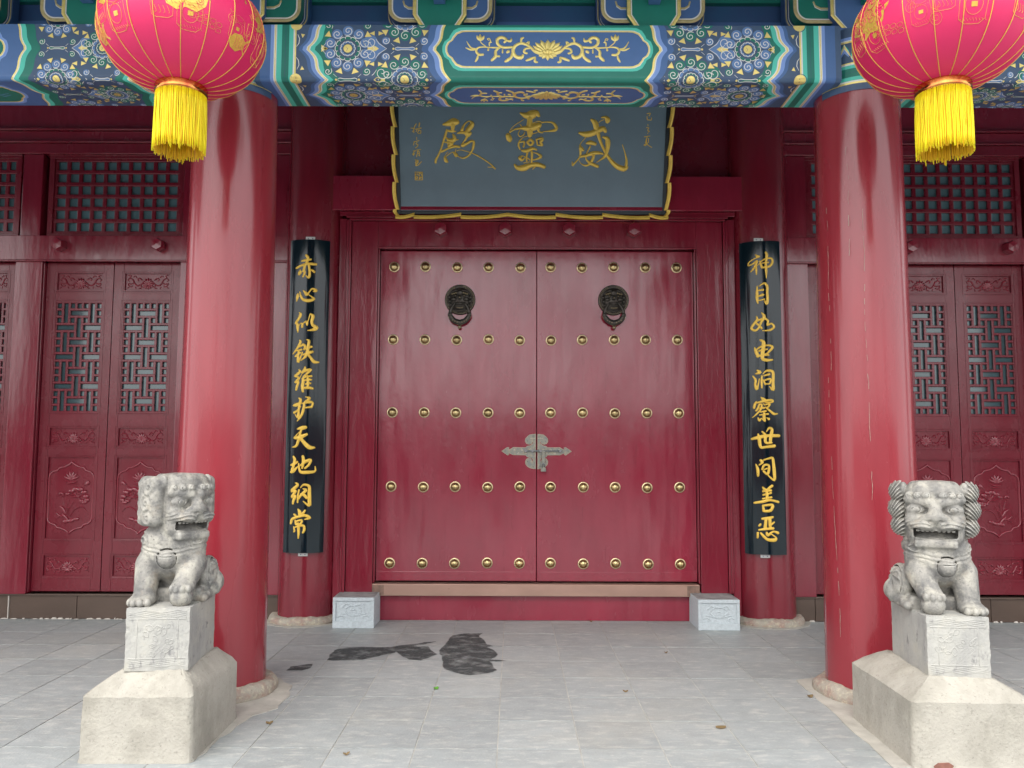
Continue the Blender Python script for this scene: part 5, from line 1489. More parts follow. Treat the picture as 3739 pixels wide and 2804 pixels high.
# ------------------------------------------------------------------ lanterns
def lantern(x, y, z, rad, rot, lb, seed):
    # prints repeat three times round the body
    """z = height of the widest ring"""
    T = thing('red_lantern', (x, y, z), lb, 'lantern', group='red lanterns hanging under the eave', rotz=rot)
    hgt = rad * .73
    NR = 20
    rnd = random.Random(seed)
    def prof(t):            # t in -1..1 : radius and height
        a = t * PI / 2
        c = abs(math.cos(a)) ** .84
        return max(rad * c, 0), hgt * math.sin(a) * (1 if t > 0 else 1.0)
    T0, T1 = -.845, .845
    def S(lon, t, h=0):
        r, zz_ = prof(t)
        g = (lon / (2 * PI) * NR) % 1
        r *= 1 - .010 * (1 - (2 * g - 1) ** 2)
        r += h
        return (r * math.cos(lon), r * math.sin(lon), zz_ + h * .3 * (1 if t > 0 else -1))
    mb = MB('lantern_cloth')
    nl, nt = NR * 6, 36
    vs = [S(2 * PI * i / nl, T0 + (T1 - T0) * j / nt) for j in range(nt + 1) for i in range(nl)]
    fs = [(j * nl + i, j * nl + (i + 1) % nl, (j + 1) * nl + (i + 1) % nl, (j + 1) * nl + i) for j in range(nt) for i in range(nl)]
    mb.add(vs, fs)
    part('lantern_body', mb, T, local=True, smooth=True)
    for k in range(NR):
        mb = MB('lantern_gold')
        lon = 2 * PI * k / NR
        mb.tube([S(lon, T0 + (T1 - T0) * j / 28, .0015) for j in range(29)], .0022, 5)
        part('rib_wire', mb, T, local=True, smooth=True)
    rb, zb = prof(T0); rb = .124
    mb = MB('lantern_cap')
    mb.lathe([(rb * .9, zb + .035), (rb * 1.05, zb + .012), (rb * 1.02, zb + .000), (rb * 1.05, zb - .008), (rb * 1.01, zb - .020), (rb * 1.05, zb - .030), (rb * 1.01, zb - .042), (rb * .97, zb - .050), (rb * .6, zb - .03)], 48)
    part('lantern_ring', mb, T, local=True, smooth=True)
    mb = MB('lantern_cap')
    rt_, zt = prof(T1)
    mb.lathe([(rb * .9, zt - .035), (rb * 1.05, zt - .01), (rb * 1.05, zt + .03), (rb * .8, zt + .035)], 48)
    part('lantern_cap', mb, T, local=True, smooth=True)
    mb = MB('cord'); mb.tube([(0, 0, zt), (0, 0, 4.52 + (y - 3.4) * .44 - z)], .005, 6); part('hanging_cord', mb, T, local=True)
    # tassel strands
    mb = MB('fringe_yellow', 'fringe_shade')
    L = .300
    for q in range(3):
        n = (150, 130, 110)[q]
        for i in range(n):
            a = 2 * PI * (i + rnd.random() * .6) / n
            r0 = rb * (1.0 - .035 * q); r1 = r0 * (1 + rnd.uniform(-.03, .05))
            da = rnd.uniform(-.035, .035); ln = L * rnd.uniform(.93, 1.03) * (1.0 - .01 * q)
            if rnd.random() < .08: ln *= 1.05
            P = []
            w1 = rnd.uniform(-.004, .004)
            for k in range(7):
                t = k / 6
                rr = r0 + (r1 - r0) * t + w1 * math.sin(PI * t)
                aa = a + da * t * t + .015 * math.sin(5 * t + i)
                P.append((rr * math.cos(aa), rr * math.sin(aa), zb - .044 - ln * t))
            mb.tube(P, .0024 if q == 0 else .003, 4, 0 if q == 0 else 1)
    part('tassel_fringe', mb, T, local=True, smooth=True, kind='stuff')
    # gold printing on the cloth
    Pm = lambda lon0, t0, k: (lambda u, v, h: S(lon0 + u * k, t0 + v * k * .95, .0008 + h))
    def fig(lon0, t0, k, sh):
        k *= 1.45; t0 -= .09
        mb = MB('lantern_gold', 'lantern_cloth')
        mp = Pm(lon0, t0, k)
        def blob(P, h=0.0008, m=0):
            # closed outline filled as a fan
            n = len(P); cx = sum(p[0] for p in P) / n; cy = sum(p[1] for p in P) / n
            vs = [mp(cx, cy, h)]
            for rr in (.5, 1): vs += [mp(cx + (p[0] - cx) * rr, cy + (p[1] - cy) * rr, h) for p in P]
            mb.add(vs, [(0, 1 + i, 1 + (i + 1) % n) for i in range(n)] + [(1 + i, 1 + n + i, 1 + n + (i + 1) % n, 1 + (i + 1) % n) for i in range(n)], m)
        def ln(P, w=.012, m=0, h=.0012, hb=.0006): brush(mb, [(a, b, w * (1.3 if m == 0 else 2.2) * rad * k) for a, b in P], lambda u, v, hh: mp(u, v, hh), h, m, sub=2, hb=hb)
        if sh == 'jar':
            ln([(-.22, .2), (-.26, -.28), (.0, -.36), (.24, -.28), (.22, .2)], .022); ln([(-.22, .2), (0, .12), (.22, .2), (0, .28), (-.22, .2)], .02)
            ln([(p, q) for p, q in arc2(0, -.06, .16, 0, 2 * PI, 14)], .018)
            blob([(-.05, -.1), (.06, -.1), (.06, -.02), (-.05, -.02)])
            for q in range(7): ln([(-.18 + .06 * q, .09), (-.17 + .06 * q, .085)], .03)
            for q in range(9): ln([(-.24 + .06 * q, -.27), (-.21 + .06 * q, -.31)], .016)
        elif sh == 'crackers':
            ln([(-.2, .1), (-.2, -.2), (.0, -.24), (.2, -.2), (.2, .1)], .022); ln([(-.2, .1), (0, .05), (.2, .1), (0, .15), (-.2, .1)], .022)
            for q in range(6):
                a = PI / 2 + (q - 2.5) * .4
                ln([(.1 * math.cos(a), .2 + .1 * math.sin(a)), (.2 * math.cos(a), .2 + .2 * math.sin(a))], .016)
            for q in range(4): ln([(-.14 + .08 * q, -.05), (-.10 + .08 * q, -.14), (-.14 + .09 * q, -.17)], .02)
        elif sh == 'cloudchild':
            blob([(-.5, .1), (-.35, .3), (-.1, .42), (.15, .45), (.4, .35), (.55, .1), (.5, -.1), (.3, -.25), (.05, -.2), (-.15, -.28), (-.38, -.18)])
            for (cx, cy, r) in ((-.2, .1, .13), (.18, .1, .16), (.38, .0, .1), (-.02, .28, .1)):
                ln(spiral2(cx, cy, r, .02, cx * 9, 1.6, 18), .02, 1, .0012, .0016)
            for q in range(9): ln([(-.4 + .1 * q, -.1 + .04 * math.sin(q * 2)), (-.34 + .1 * q, -.16)], .016, 1, .0012, .0016)
            for q in range(5): ln([(-.3 + .15 * q, .3), (-.25 + .15 * q, .22), (-.3 + .15 * q, .15)], .014, 1, .0012, .0016)
        elif sh == 'string':
            for q in range(5):
                for w in (0, 1):
                    cx, cy = -.3 + .14 * q, -.02 + .1 * w - .03 * q
                    ln([(cx - .05, cy - .03), (cx + .05, cy - .03), (cx + .05, cy + .035), (cx - .05, cy + .035), (cx - .05, cy - .03)], .016)
        elif sh == 'coin':
            ln(arc2(0, 0, .12, 0, 2 * PI, 14), .02); ln([(-.04, -.04), (.04, -.04), (.04, .04), (-.04, .04), (-.04, -.04)], .016)
            ln([(-.03, .13), (-.08, .22), (0, .16), (.06, .24), (.03, .13)], .02)
        elif sh == 'spark':
            for q in range(9):
                a = 2 * PI * q / 9; ln([(.06 * math.cos(a), .06 * math.sin(a)), (.13 * math.cos(a), .13 * math.sin(a))], .018)
            ln(arc2(0, 0, .04, 0, 2 * PI, 8), .03)
        elif sh == 'fish':
            blob([(-.3, .0), (-.18, .16), (.05, .2), (.25, .1), (.36, .2), (.38, -.18), (.25, -.06), (.05, -.18), (-.18, -.14)])
            for q in range(5):
                for w in range(3): ln(arc2(-.12 + .08 * q, -.08 + .08 * w, .05, -1, 1, 5), .012, 1, .0012, .0016)
            ln([(.28, .08), (.36, .14)], .014, 1, .0012, .0016); ln([(.28, -.04), (.36, -.12)], .014, 1, .0012, .0016)
        part('gold_print', mb, T, local=True)
    # azimuth -pi/2 faces the camera
    for c in range(3):
        b = -PI / 2 + c * 2 * PI / 3
        for (dl, t, k, sh) in ((-.62, .22, .46, 'cloudchild'), (-.52, -.06, .42, 'jar'), (-.82, .0, .34, 'crackers'), (-.92, -.17, .36, 'coin'), (-.30, .07, .35, 'spark'),
                               (.28, .20, .52, 'cloudchild'), (.34, .05, .34, 'cloudchild'), (.42, -.06, .40, 'jar'), (.10, -.03, .42, 'crackers'), (.62, -.10, .40, 'string'), (.05, .14, .3, 'spark'),
                               (1.08, -.20, .34, 'fish'), (1.02, -.05, .30, 'jar'), (.92, .0, .3, 'coin')):
            if sh == 'fish' and seed == 2: continue
            fig(b + dl, t, k, sh)
    return T
lantern(-1.930, 4.05, 3.612, .412, 0.05, 'large red and gold lantern with yellow tassel, hanging left of the gate', 1)
lantern(1.935, 3.90, 3.560, .412, 0.38, 'large red and gold lantern with yellow tassel, hanging right of the gate', 2)

# ------------------------------------------------------------------ water marks, cement, litter
def flat(name, P, z0, z1, m, label, cat, group=None, kind=None, jag=0.0, seed=0):
    rnd = random.Random(seed)
    Q = []
    n = len(P)
    for i in range(n):
        a, b = P[i], P[(i + 1) % n]
        for k in range(4):
            t = k / 4
            Q.append((a[0] + (b[0] - a[0]) * t + rnd.uniform(-jag, jag), a[1] + (b[1] - a[1]) * t + rnd.uniform(-jag, jag)))
    cx = sum(p[0] for p in Q) / len(Q); cy = sum(p[1] for p in Q) / len(Q)
    ar = sum(Q[i][0] * Q[(i + 1) % len(Q)][1] - Q[(i + 1) % len(Q)][0] * Q[i][1] for i in range(len(Q)))
    if ar < 0: Q = Q[::-1]
    N = len(Q)
    mb = MB(m)
    mb.add([(x, y, z1) for x, y in Q] + [(x, y, z0) for x, y in Q], [tuple(range(N))] + [(i, N + i, N + (i + 1) % N, (i + 1) % N) for i in range(N)])
    return simple(name, mb, label, cat, (cx, cy, 0), group, kind)
PUD1 = [(-1.476, 5.717), (-1.492, 5.828), (-1.492, 6.004), (-1.429, 6.078), (-1.312, 6.096), (-1.199, 6.082), (-1.11, 6.091), (-1.083, 6.112), (-1.018, 6.155), (-0.912, 6.2), (-0.866, 6.244), (-0.786, 6.275), (-0.843, 6.222), (-0.897, 6.157), (-0.965, 6.135), (-0.832, 6.117), (-0.806, 6.015), (-0.745, 5.898), (-0.781, 5.821), (-0.837, 5.727), (-0.915, 5.744), (-0.987, 5.855), (-1.033, 5.971), (-1.073, 5.912), (-1.131, 5.853), (-1.179, 5.796), (-1.245, 5.739), (-1.336, 5.719)]
PUD2 = [(-0.677, 6.472), (-0.585, 6.544), (-0.441, 6.571), (-0.474, 6.475), (-0.427, 6.339), (-0.396, 6.187), (-0.348, 6.137), (-0.398, 6.111), (-0.324, 5.963), (-0.317, 5.866), (-0.358, 5.753), (-0.253, 5.729), (-0.365, 5.699), (-0.309, 5.475), (-0.374, 5.409), (-0.469, 5.359), (-0.561, 5.406), (-0.649, 5.503), (-0.667, 5.605), (-0.695, 5.822), (-0.725, 5.937), (-0.719, 6.098), (-0.693, 6.268)]
PUD3 = [(-1.685, 5.454), (-1.682, 5.538), (-1.631, 5.591), (-1.562, 5.609), (-1.55, 5.523), (-1.596, 5.456)]
def wet(P, label, seed):
    rnd = random.Random(seed)
    Q = []
    n = len(P)
    for i in range(n):
        a, b = P[i], P[(i + 1) % n]
        for k in range(3):
            t = k / 3
            Q.append((a[0] + (b[0] - a[0]) * t + rnd.uniform(-.005, .005), a[1] + (b[1] - a[1]) * t + rnd.uniform(-.005, .005)))
    ar = sum(Q[i][0] * Q[(i + 1) % len(Q)][1] - Q[(i + 1) % len(Q)][0] * Q[i][1] for i in range(len(Q)))
    if ar < 0: Q = Q[::-1]
    N = len(Q); cx = sum(p[0] for p in Q) / N; cy = sum(p[1] for p in Q) / N
    def off(d):
        R_ = []
        for i in range(N):
            a, b = Q[i - 1], Q[(i + 1) % N]
            dx, dy = b[0] - a[0], b[1] - a[1]; L = math.hypot(dx, dy) or 1
            R_.append((Q[i][0] + dy / L * d, Q[i][1] - dx / L * d * 1.3))
        return R_
    vs = [(x, y, .0016) for x, y in off(.022)] + [(x, y, .0018) for x, y in Q]
    fs = [(i, (i + 1) % N, N + (i + 1) % N, N + i) for i in range(N)] + [tuple(N + i for i in range(N))]
    mb = MB('wet_stain'); mb.add(vs, fs)
    o = simple('puddle', mb, label, 'puddle', (cx, cy, 0), 'wet patches on the tiles')
    at = o.data.attributes.new('soak', 'FLOAT', 'POINT')
    at.data.foreach_set('value', [-.06] * N + [.54] * N)
wet(PUD1, 'long dark wet patch stretching across the grey tiles before the gate', 1)
wet(PUD2, 'broad roundish dark wet patch on the tiles left of the gate seam', 2)
wet(PUD3, 'smallest wet patch on the tiles, nearest the left red column', 3)
def circ(cx, cy, r, a0, a1, n): return [(cx + r * math.cos(a0 + (a1 - a0) * i / n), cy + r * math.sin(a0 + (a1 - a0) * i / n)) for i in range(n + 1)]
P = [(-1.98, 5.40), (-1.68, 5.27), (-1.565, 5.10), (-1.525, 4.90), (-1.53, 4.66), (-1.62, 4.54), (-1.665, 4.2), (-1.685, 3.95), (-1.75, 3.9), (-2.1, 4.0), (-2.15, 4.45), (-2.34, 4.7), (-2.36, 5.2)]
tag(flat('cement_border', P, -.001, .0034, 'cement_patch', None, None, jag=.012, seed=4), kind='structure')
P = [(1.597, 5.27), (1.98, 5.40), (2.4, 5.2), (2.45, 4.4), (2.30, 3.9), (1.75, 3.9), (1.56, 3.84), (1.568, 4.477), (1.60, 5.0)]
tag(flat('cement_border', P, -.001, .0034, 'cement_patch', None, None, jag=.010, seed=5), kind='structure')
for s in (-1, 1):
    P = circ(s * 1.975, 7.1, .37, PI, 2 * PI, 12) + [(s * 1.975 + .42, 7.1), (s * 1.975 - .42, 7.1)]
    tag(flat('cement_border', P, -.001, .003, 'cement_patch', None, None, jag=.012, seed=6 + s), kind='structure')
def litter(name, x, y, L, w, a, m, lb, cat, curl=.01, group=None):
    mb = MB(m)
    n = 6; vs = []
    for i in range(n + 1):
        t = i / n; ww = w * math.sin(PI * (.08 + .84 * t))
        for s in (-1, 1):
            u = (t - .5) * L * .8; v = s * ww / 2
            vs.append((x + u * math.cos(a) - v * math.sin(a), y + u * math.sin(a) + v * math.cos(a), .0025 + curl * abs(t - .5) * 1.4 + .003 * (s + 1)))
    mb.add(vs, [(2 * i, 2 * i + 2, 2 * i + 3, 2 * i + 1) for i in range(n)])
    o = simple(name, mb, lb, cat, (x, y, 0), group)
    sol = o.modifiers.new('thickness', 'SOLIDIFY'); sol.thickness = .0008
litter('green_leaf', -.667, 5.049, .04, .03, .6, 'leaf_green', 'tiny green leaf lying on a tile joint in front of the broad puddle', 'leaf')
litter('dry_leaf', -1.49, 4.413, .045, .022, .3, 'leaf_brown', 'curled brown leaf on the tiles beside the left lion pedestal', 'leaf')
litter('dry_leaf', -.992, 3.979, .04, .012, .5, 'leaf_brown', 'thin brown leaf near the bottom edge, left of the middle', 'leaf')
litter('dry_leaf', .894, 4.38, .07, .03, .1, 'leaf_brown', 'flattened brown leaf on the tiles toward the right lion', 'leaf', curl=.003)
litter('dry_leaf', .479, 5.002, .04, .012, 0, 'leaf_brown', 'slim dark leaf on the tiles right of the middle', 'leaf')
litter('dry_leaf', 1.56, 4.92, .045, .03, .2, 'leaf_brown', 'yellow brown leaf beside the cement edge of the right column', 'leaf')
litter('dry_leaf', .462, 7.0, .03, .02, .2, 'leaf_brown', 'dark crumb of leaf against the red threshold board', 'leaf')
litter('dry_leaf', .90, 5.945, .03, .01, .2, 'leaf_brown', 'small dark leaf scrap on the tiles near the right stone block', 'leaf')

# ------------------------------------------------------------------ stone lions (carved body as one implicit surface)
def surface_nets(D, h, o):
    """naive surface nets on a float field D (negative inside); returns verts, quads"""
    nx, ny, nz = D.shape
    ins = D < 0
    c = np.zeros((nx - 1, ny - 1, nz - 1), np.int8)
    S = np.zeros((nx - 1, ny - 1, nz - 1, 3), np.float32); K = np.zeros((nx - 1, ny - 1, nz - 1), np.float32)
    corners = [(i, j, k) for i in (0, 1) for j in (0, 1) for k in (0, 1)]
    sl = lambda i, j, k: D[i:nx - 1 + i, j:ny - 1 + j, k:nz - 1 + k]
    for a in corners:
        for ax in range(3):
            if a[ax]: continue
            b = list(a); b[ax] = 1; b = tuple(b)
            da, db = sl(*a), sl(*b)
            cr = (da < 0) != (db < 0)
            t = np.where(cr, da / np.where(cr, da - db, 1), 0)
            for q in range(3):
                S[..., q] += np.where(cr, a[q] + (t if q == ax else 0), 0)
            K += cr
    act = K > 0
    idx = -np.ones(act.shape, np.int64)
    idx[act] = np.arange(act.sum())
    ijk = np.argwhere(act)
    V = (ijk + S[act] / K[act][:, None]) * h + np.array(o)
    F = []
    for ax in range(3):
        b = [slice(None)] * 3
        d0 = [slice(0, None)] * 3; d0[ax] = slice(0, -1); d1 = [slice(0, None)] * 3; d1[ax] = slice(1, None)
        A, B = ins[tuple(d0)], ins[tuple(d1)]
        cr = A != B
        P = np.argwhere(cr)
        u, v = [(1, 2), (2, 0), (0, 1)][ax]
        P = P[(P[:, u] > 0) & (P[:, v] > 0) & (P[:, u] < D.shape[u] - 1) & (P[:, v] < D.shape[v] - 1)]
        def g(du, dv):
            Q = P.copy(); Q[:, u] -= du; Q[:, v] -= dv
            return idx[Q[:, 0], Q[:, 1], Q[:, 2]]
        q = np.stack([g(1, 1), g(0, 1), g(0, 0), g(1, 0)], 1)
        fl = ~ins[P[:, 0], P[:, 1], P[:, 2]]
        q[fl] = q[fl][:, ::-1]
        F.append(q)
    return V, np.concatenate(F)

def lion_mesh(mir, yaw, style):
    """centimetres: x to the viewer's right, y toward the viewer, z up from the plinth top; mir mirrors the body"""
    h = .42
    lo = np.array([-26., -23., -1.2]); hi = np.array([26., 25., 66.])
    n = ((hi - lo) / h).astype(int)
    X, Y, Z = np.meshgrid(*[lo[a] + h * np.arange(n[a], dtype=np.float32) for a in range(3)], indexing='ij')
    X = X.astype(np.float32); Y = Y.astype(np.float32); Z = Z.astype(np.float32)
    X0 = X
    X = X * mir
    def ell(c, r, P=None):
        x, y, z = P if P else (X, Y, Z)
        k0 = np.sqrt(((x - c[0]) / r[0]) ** 2 + ((y - c[1]) / r[1]) ** 2 + ((z - c[2]) / r[2]) ** 2)
        return (k0 - 1) * min(r)
    def cap(a, b, ra, rb, P=None):
        x, y, z = P if P else (X, Y, Z)
        a = np.array(a, np.float32); b = np.array(b, np.float32); d = b - a
        t = np.clip(((x - a[0]) * d[0] + (y - a[1]) * d[1] + (z - a[2]) * d[2]) / (d @ d), 0, 1)
        return np.sqrt((x - a[0] - t * d[0]) ** 2 + (y - a[1] - t * d[1]) ** 2 + (z - a[2] - t * d[2]) ** 2) - (ra + (rb - ra) * t)
    def box(c, hh, r, P=None):
        x, y, z = P if P else (X, Y, Z)
        qx = np.abs(x - c[0]) - hh[0] + r; qy = np.abs(y - c[1]) - hh[1] + r; qz = np.abs(z - c[2]) - hh[2] + r
        return np.sqrt(np.maximum(qx, 0) ** 2 + np.maximum(qy, 0) ** 2 + np.maximum(qz, 0) ** 2) + np.minimum(np.maximum(qx, np.maximum(qy, qz)), 0) - r
    def su(a, b, k=1.5):
        q = np.maximum(k - np.abs(a - b), 0) / k
        return np.minimum(a, b) - q * q * k / 4
    def cut(a, b, k=.6):
        q = np.maximum(k - np.abs(a + b), 0) / k
        return np.maximum(a, -b) + q * q * k / 4
    # body
    D = cap((0, -11, 10), (0, 0, 27), 12.5, 12.5)
    D = su(D, ell((0, 2.5, 24.5), (15.6, 11.6, 13.0)), 3)
    D = su(D, ell((0, 0, 33), (15.0, 12.5, 7.5)), 4)
        # haunches, hind feet
    for s in (-1, 1):
        D = su(D, ell((s * 14.2, -8, 12), (4.8, 9.5, 9.5)), 1.0)
        D = su(D, cap((s * 15.6, -4, 3.0), (s * 15.6, 4, 2.0), 3.2, 2.4), 1.0)
        D = cut(D, np.abs(ell((s * 15.2, -8, 12.5), (9, 7.6, 7.6))) - .28, .4)
    D = su(D, ell((-17.5, -10, 7), (4.0, 7, 6)), 1.2)
    # straight front leg and the leg raised on the ball
    D = su(D, cap((11.0, 5, 19), (10.8, 9.5, 5), 6.4, 5.3), 1.6)
    D = su(D, ell((10.8, 12.5, 2.6), (6.2, 6.6, 3.6)), 1.2)
    D = su(D, cap((-10.5, 5, 19), (-9.0, 12.0, 11.0), 6.6, 5.4), 1.4)
    D = su(D, ell((-8.8, 14.5, 9.2), (5.8, 5.4, 3.8)), 1.2)
    ball_ = ell((-8.6, 16.0, 4.6), (5.6, 5.2, 5.2))
    D = np.minimum(D, ball_)
    for (cx, cy, cz) in ((6.6, 18, 2.0), (9.6, 19, 2.0), (12.8, 18.6, 2.0), (15.2, 16.4, 2.0)): D = su(D, ell((cx, cy, cz), (1.75, 2.3, 2.1)), .5)
    for (cx, cy, cz) in ((-12.6, 18.4, 8.6), (-10.0, 19.6, 8.4), (-7.4, 19.6, 8.4), (-4.9, 18.6, 8.6)): D = su(D, ell((cx, cy, cz), (1.5, 1.7, 2.0)), .5)
    # hollow between the legs, fur blocks at the sides
    D = su(D, box((0, -6, 3), (15, 12, 4), 2), 1)
    # chest ornament
    D = su(D, ell((0.0, 13.4, 22.3), (4.0, 3.2, 4.4)), .7)
    D = cut(D, np.abs(ell((0.0, 13.4, 22.3), (4.7, 6, 5.1))) - .16, .3)
    D = cut(D, box((0.0, 17, 23.6), (4, 2.2, .14), .1), .2)
    # necklace carving : swags of grooves
    sw = 30.0 - np.abs(X) * .10 - 4.5 * (1 - np.exp(-((np.abs(X) - 0) / 9) ** 2)) * 0 - 3.5 * np.cos(X / 9.0)
    grooves = np.sin((Z - sw) * 2.9 + .5 * np.sin(X * .8))
    mask = np.exp(-((Z - sw + .5) / 2.6) ** 2) * (Y > 0) * (Z < 34)
    D = D + (.34 * np.maximum(grooves, -.3) * mask).astype(np.float32)
    for s in (-1, 1):       # shoulder fans
        r = np.sqrt((X - s * 13.5) ** 2 + (Z - 31) ** 2); 
        m2 = np.exp(-(r / 4.8) ** 4) * (Z < 35)
        D = D + (.26 * np.sin(r * 2.6) * m2).astype(np.float32)
        r2 = (np.arctan2(Z - 16, (Y + 9)) * 7)
        m3 = (np.abs(X) > 17.2) * (np.abs(Z - 11) < 9) * (Y < 2)
        D = D + (.16 * np.sin(r2 * 1.4) * m3).astype(np.float32)
    # head in its own turned frame
    cy_, sy_ = math.cos(yaw), math.sin(yaw)
    hx = X0 * cy_ - (Y - 0) * sy_
    hy = X0 * sy_ + (Y - 0) * cy_
    P = (hx, hy - 1.5, Z)
    if style: P = (hx * 1.10, (hy - 1.5) * .97, Z)
    x, y, z = P
    H = box((0, 1.5, 49), (12.8, 11.2, 15.6), 6.5, P)
    H = su(H, box((0, 1, 39), (12.3, 10.8, 7), 5, P), 2)
    H = su(H, ell((0, 6, 58), (11.5, 7, 6), P), 2)
    H = np.maximum(H, z - 64.2 + .02 * (x * x) * .25)
    ax = np.abs(x)
    Q = (ax, y, z)
    H = cut(H, ell((8.3, 15.2, 50.6), (6.0, 3.6, 3.4), Q), 1.0)            # eye sockets
    H = su(H, ell((8.0, 11.4, 50.4), (4.8, 2.7, 2.5), Q), .4)               # eye balls
    H = cut(H, np.abs(ell((8.3, 14.0, 50.3), (2.0, 2.0, 1.4), Q)) - .12, .2)
    H = su(H, cap((2.6, 13.8, 53.8), (11.4, 9.8, 55.2), 2.7, 2.5, Q), .8)   # brows
    for k, (bx, by) in enumerate(((3.6, 14.3), (7.4, 13.2), (11.0, 10.6))): H = su(H, ell((bx, by, 57.2), (2.1, 1.9, 2.0), Q), .5)
    for k, (bx, by) in enumerate(((3.6, 16.1), (7.4, 15.0), (11.0, 12.4))): H = cut(H, np.abs(ell((bx, by, 57.2), (1.2, 1.2, 1.2), Q)) - .13, .2)
    H = su(H, cap((0, 12.6, 54), (0, 15.6, 48.6), 2.6, 3.2, P), 1.2)       # bridge
    H = su(H, ell((0, 16.4, 46.8), (5.0, 3.2, 3.0), P), .9)
    H = su(H, ell((4.0, 15.6, 46.0), (2.7, 2.5, 2.2), Q), .6)               # nostril wings
    H = cut(H, ell((2.4, 18.6, 44.9), (1.1, 1.3, .8), Q), .4)
    H = su(H, ell((5.0, 13.4, 43.0), (6.4, 5.2, 3.2), Q), 1.4)              # muzzle pads
    H = su(H, ell((9.6, 9.5, 45.2), (4.0, 3.8, 4.6), Q), 2.0)               # cheeks
    H = su(H, cap((0, 14.6, 40.6), (9.8, 11.0, 41.2), 1.1, .9, Q), .5)      # upper lip
    H = cut(H, box((0, 12.5, 37.6 + 0), (9.8, 9.2, 2.5), 1.2, (x, y, z - .014 * x * x)), .5)      # mouth
    H = su(H, box((0, 9.5, 33.6), (9.6, 5.2, 2.0), 1.4, P), .6)             # jaw
    H = su(H, cap((0, 14.0, 35.0), (8.6, 12.0, 35.9), .7, .7, Q), .3)
    H = su(H, ell((0, 9.0, 35.8), (4.5, 4.5, 1.3), P), .5)                  # tongue
    for k in range(4): H = su(H, ell((1.5 + 2.1 * k, 13.0 - .3 * k, 40.0), (.95, .7, .7), Q), .25)
    wh = np.sin((z + .10 * (ax - 5) ** 2 * .6) * 3.0 - ax * .5)
    H = H + (.30 * np.maximum(wh, -.4) * np.exp(-((z - 43.2) / 2.3) ** 2) * (y > 8) * (ax > 2.2)).astype(np.float32)
    # side manes and ears
    if style == 0:
        for (cz, cr, cx2) in ((58.5, 5.4, 15.8), (50.0, 5.6, 16.4), (41.5, 5.4, 15.4)):
            T = ell((cx2, -1.5, cz), (4.6, 8.5, cr), Q)
            T = T + (.46 * np.sin((z - cz + .16 * (ax - 13) ** 2) * 2.9 + .35 * y)).astype(np.float32) * (ax > 13.5)
            H = su(H, T, .7)
    else:
        T = box((15.6, -1.5, 50.5), (4.2, 8.0, 12.5), 3.9, Q)
        for (cz, cyy) in ((57.5, 1.5), (49.5, -.5), (42.5, 1)):
            r = np.sqrt((y - cyy) ** 2 + (z - cz) ** 2)
            T = T + (.42 * np.sin(r * 2.0 + np.arctan2(z - cz, y - cyy)) * np.exp(-(r / 5.0) ** 4)).astype(np.float32)
        H = su(H, T, .9)
    H = su(H, ell((13.6, 5.0, 60.0), (2.0, 3.0, 3.6), Q), .6)
    H = H + (.20 * np.sin(np.sqrt(x * x + (y - 16) ** 2) * 1.25) * (z > 61.2) * (ax < 11)).astype(np.float32)
    # back curls
    H = H + (.3 * np.sin(z * 1.3) * np.sin(x * 1.1) * (y < -7)).astype(np.float32)
    D = su(D, H, 1.4)
    D = np.maximum(D, -Z - .6)
    D = D.astype(np.float32)
    D[0] = D[-1] = 5; D[:, 0] = D[:, -1] = 5; D[:, :, 0] = D[:, :, -1] = 5
    V, F = surface_nets(D, h, lo)
    V = V / 100.0
    V[:, 1] *= -1
    F = F[:, ::-1]
    me = bpy.data.meshes.new('statue_body')
    me.vertices.add(len(V)); me.vertices.foreach_set('co', V.astype(np.float32).ravel())
    me.loops.add(F.size); me.loops.foreach_set('vertex_index', F.astype(np.int32).ravel())
    me.polygons.add(len(F)); me.polygons.foreach_set('loop_start', np.arange(0, F.size, 4, dtype=np.int32))
    me.polygons.foreach_set('loop_total', np.full(len(F), 4, np.int32))
    me.polygons.foreach_set('use_smooth', np.ones(len(F), bool))
    me.materials.append(M['lion_stone'])
    me.update(); me.validate()
    return me

def rough_box(mb, x0, x1, y0, y1, z0, z1, n=10, amp=.004, seed=0, m=0, cham=0.0, chw=0.0):
    """box with slightly uneven edges, subdivided faces"""
    rnd = random.Random(seed)
    bm = []
    def P(x, y, z):
        ed = sum((abs(x - x0) < 1e-6 or abs(x - x1) < 1e-6, abs(y - y0) < 1e-6 or abs(y - y1) < 1e-6, abs(z - z0) < 1e-6 or abs(z - z1) < 1e-6))
        r = random.Random(int(x * 9973) * 31 + int(y * 9973) * 17 + int(z * 9973) + seed)
        k = amp * (1.0 if ed > 1 else .25)
        cx, cy, cz = (x0 + x1) / 2, (y0 + y1) / 2, (z0 + z1) / 2
        return (x - math.copysign(r.uniform(0, k), x - cx), y - math.copysign(r.uniform(0, k), y - cy), z - (math.copysign(r.uniform(0, k), z - cz) if z > z0 + 1e-6 else 0))
    def grid(f):
        vs = [P(*f(i / n, j / n)) for j in range(n + 1) for i in range(n + 1)]
        fs = [(j * (n + 1) + i, j * (n + 1) + i + 1, (j + 1) * (n + 1) + i + 1, (j + 1) * (n + 1) + i) for j in range(n) for i in range(n)]
        mb.add(vs, fs, m)
    L = lambda a, b, t: a + (b - a) * t
    grid(lambda s, t: (L(x0, x1, s), y0, L(z0, z1, t))); grid(lambda s, t: (L(x1, x0, s), y1, L(z0, z1, t)))
    grid(lambda s, t: (x0, L(y1, y0, s), L(z0, z1, t))); grid(lambda s, t: (x1, L(y0, y1, s), L(z0, z1, t)))
    grid(lambda s, t: (L(x0, x1, s), L(y0, y1, t), z1))

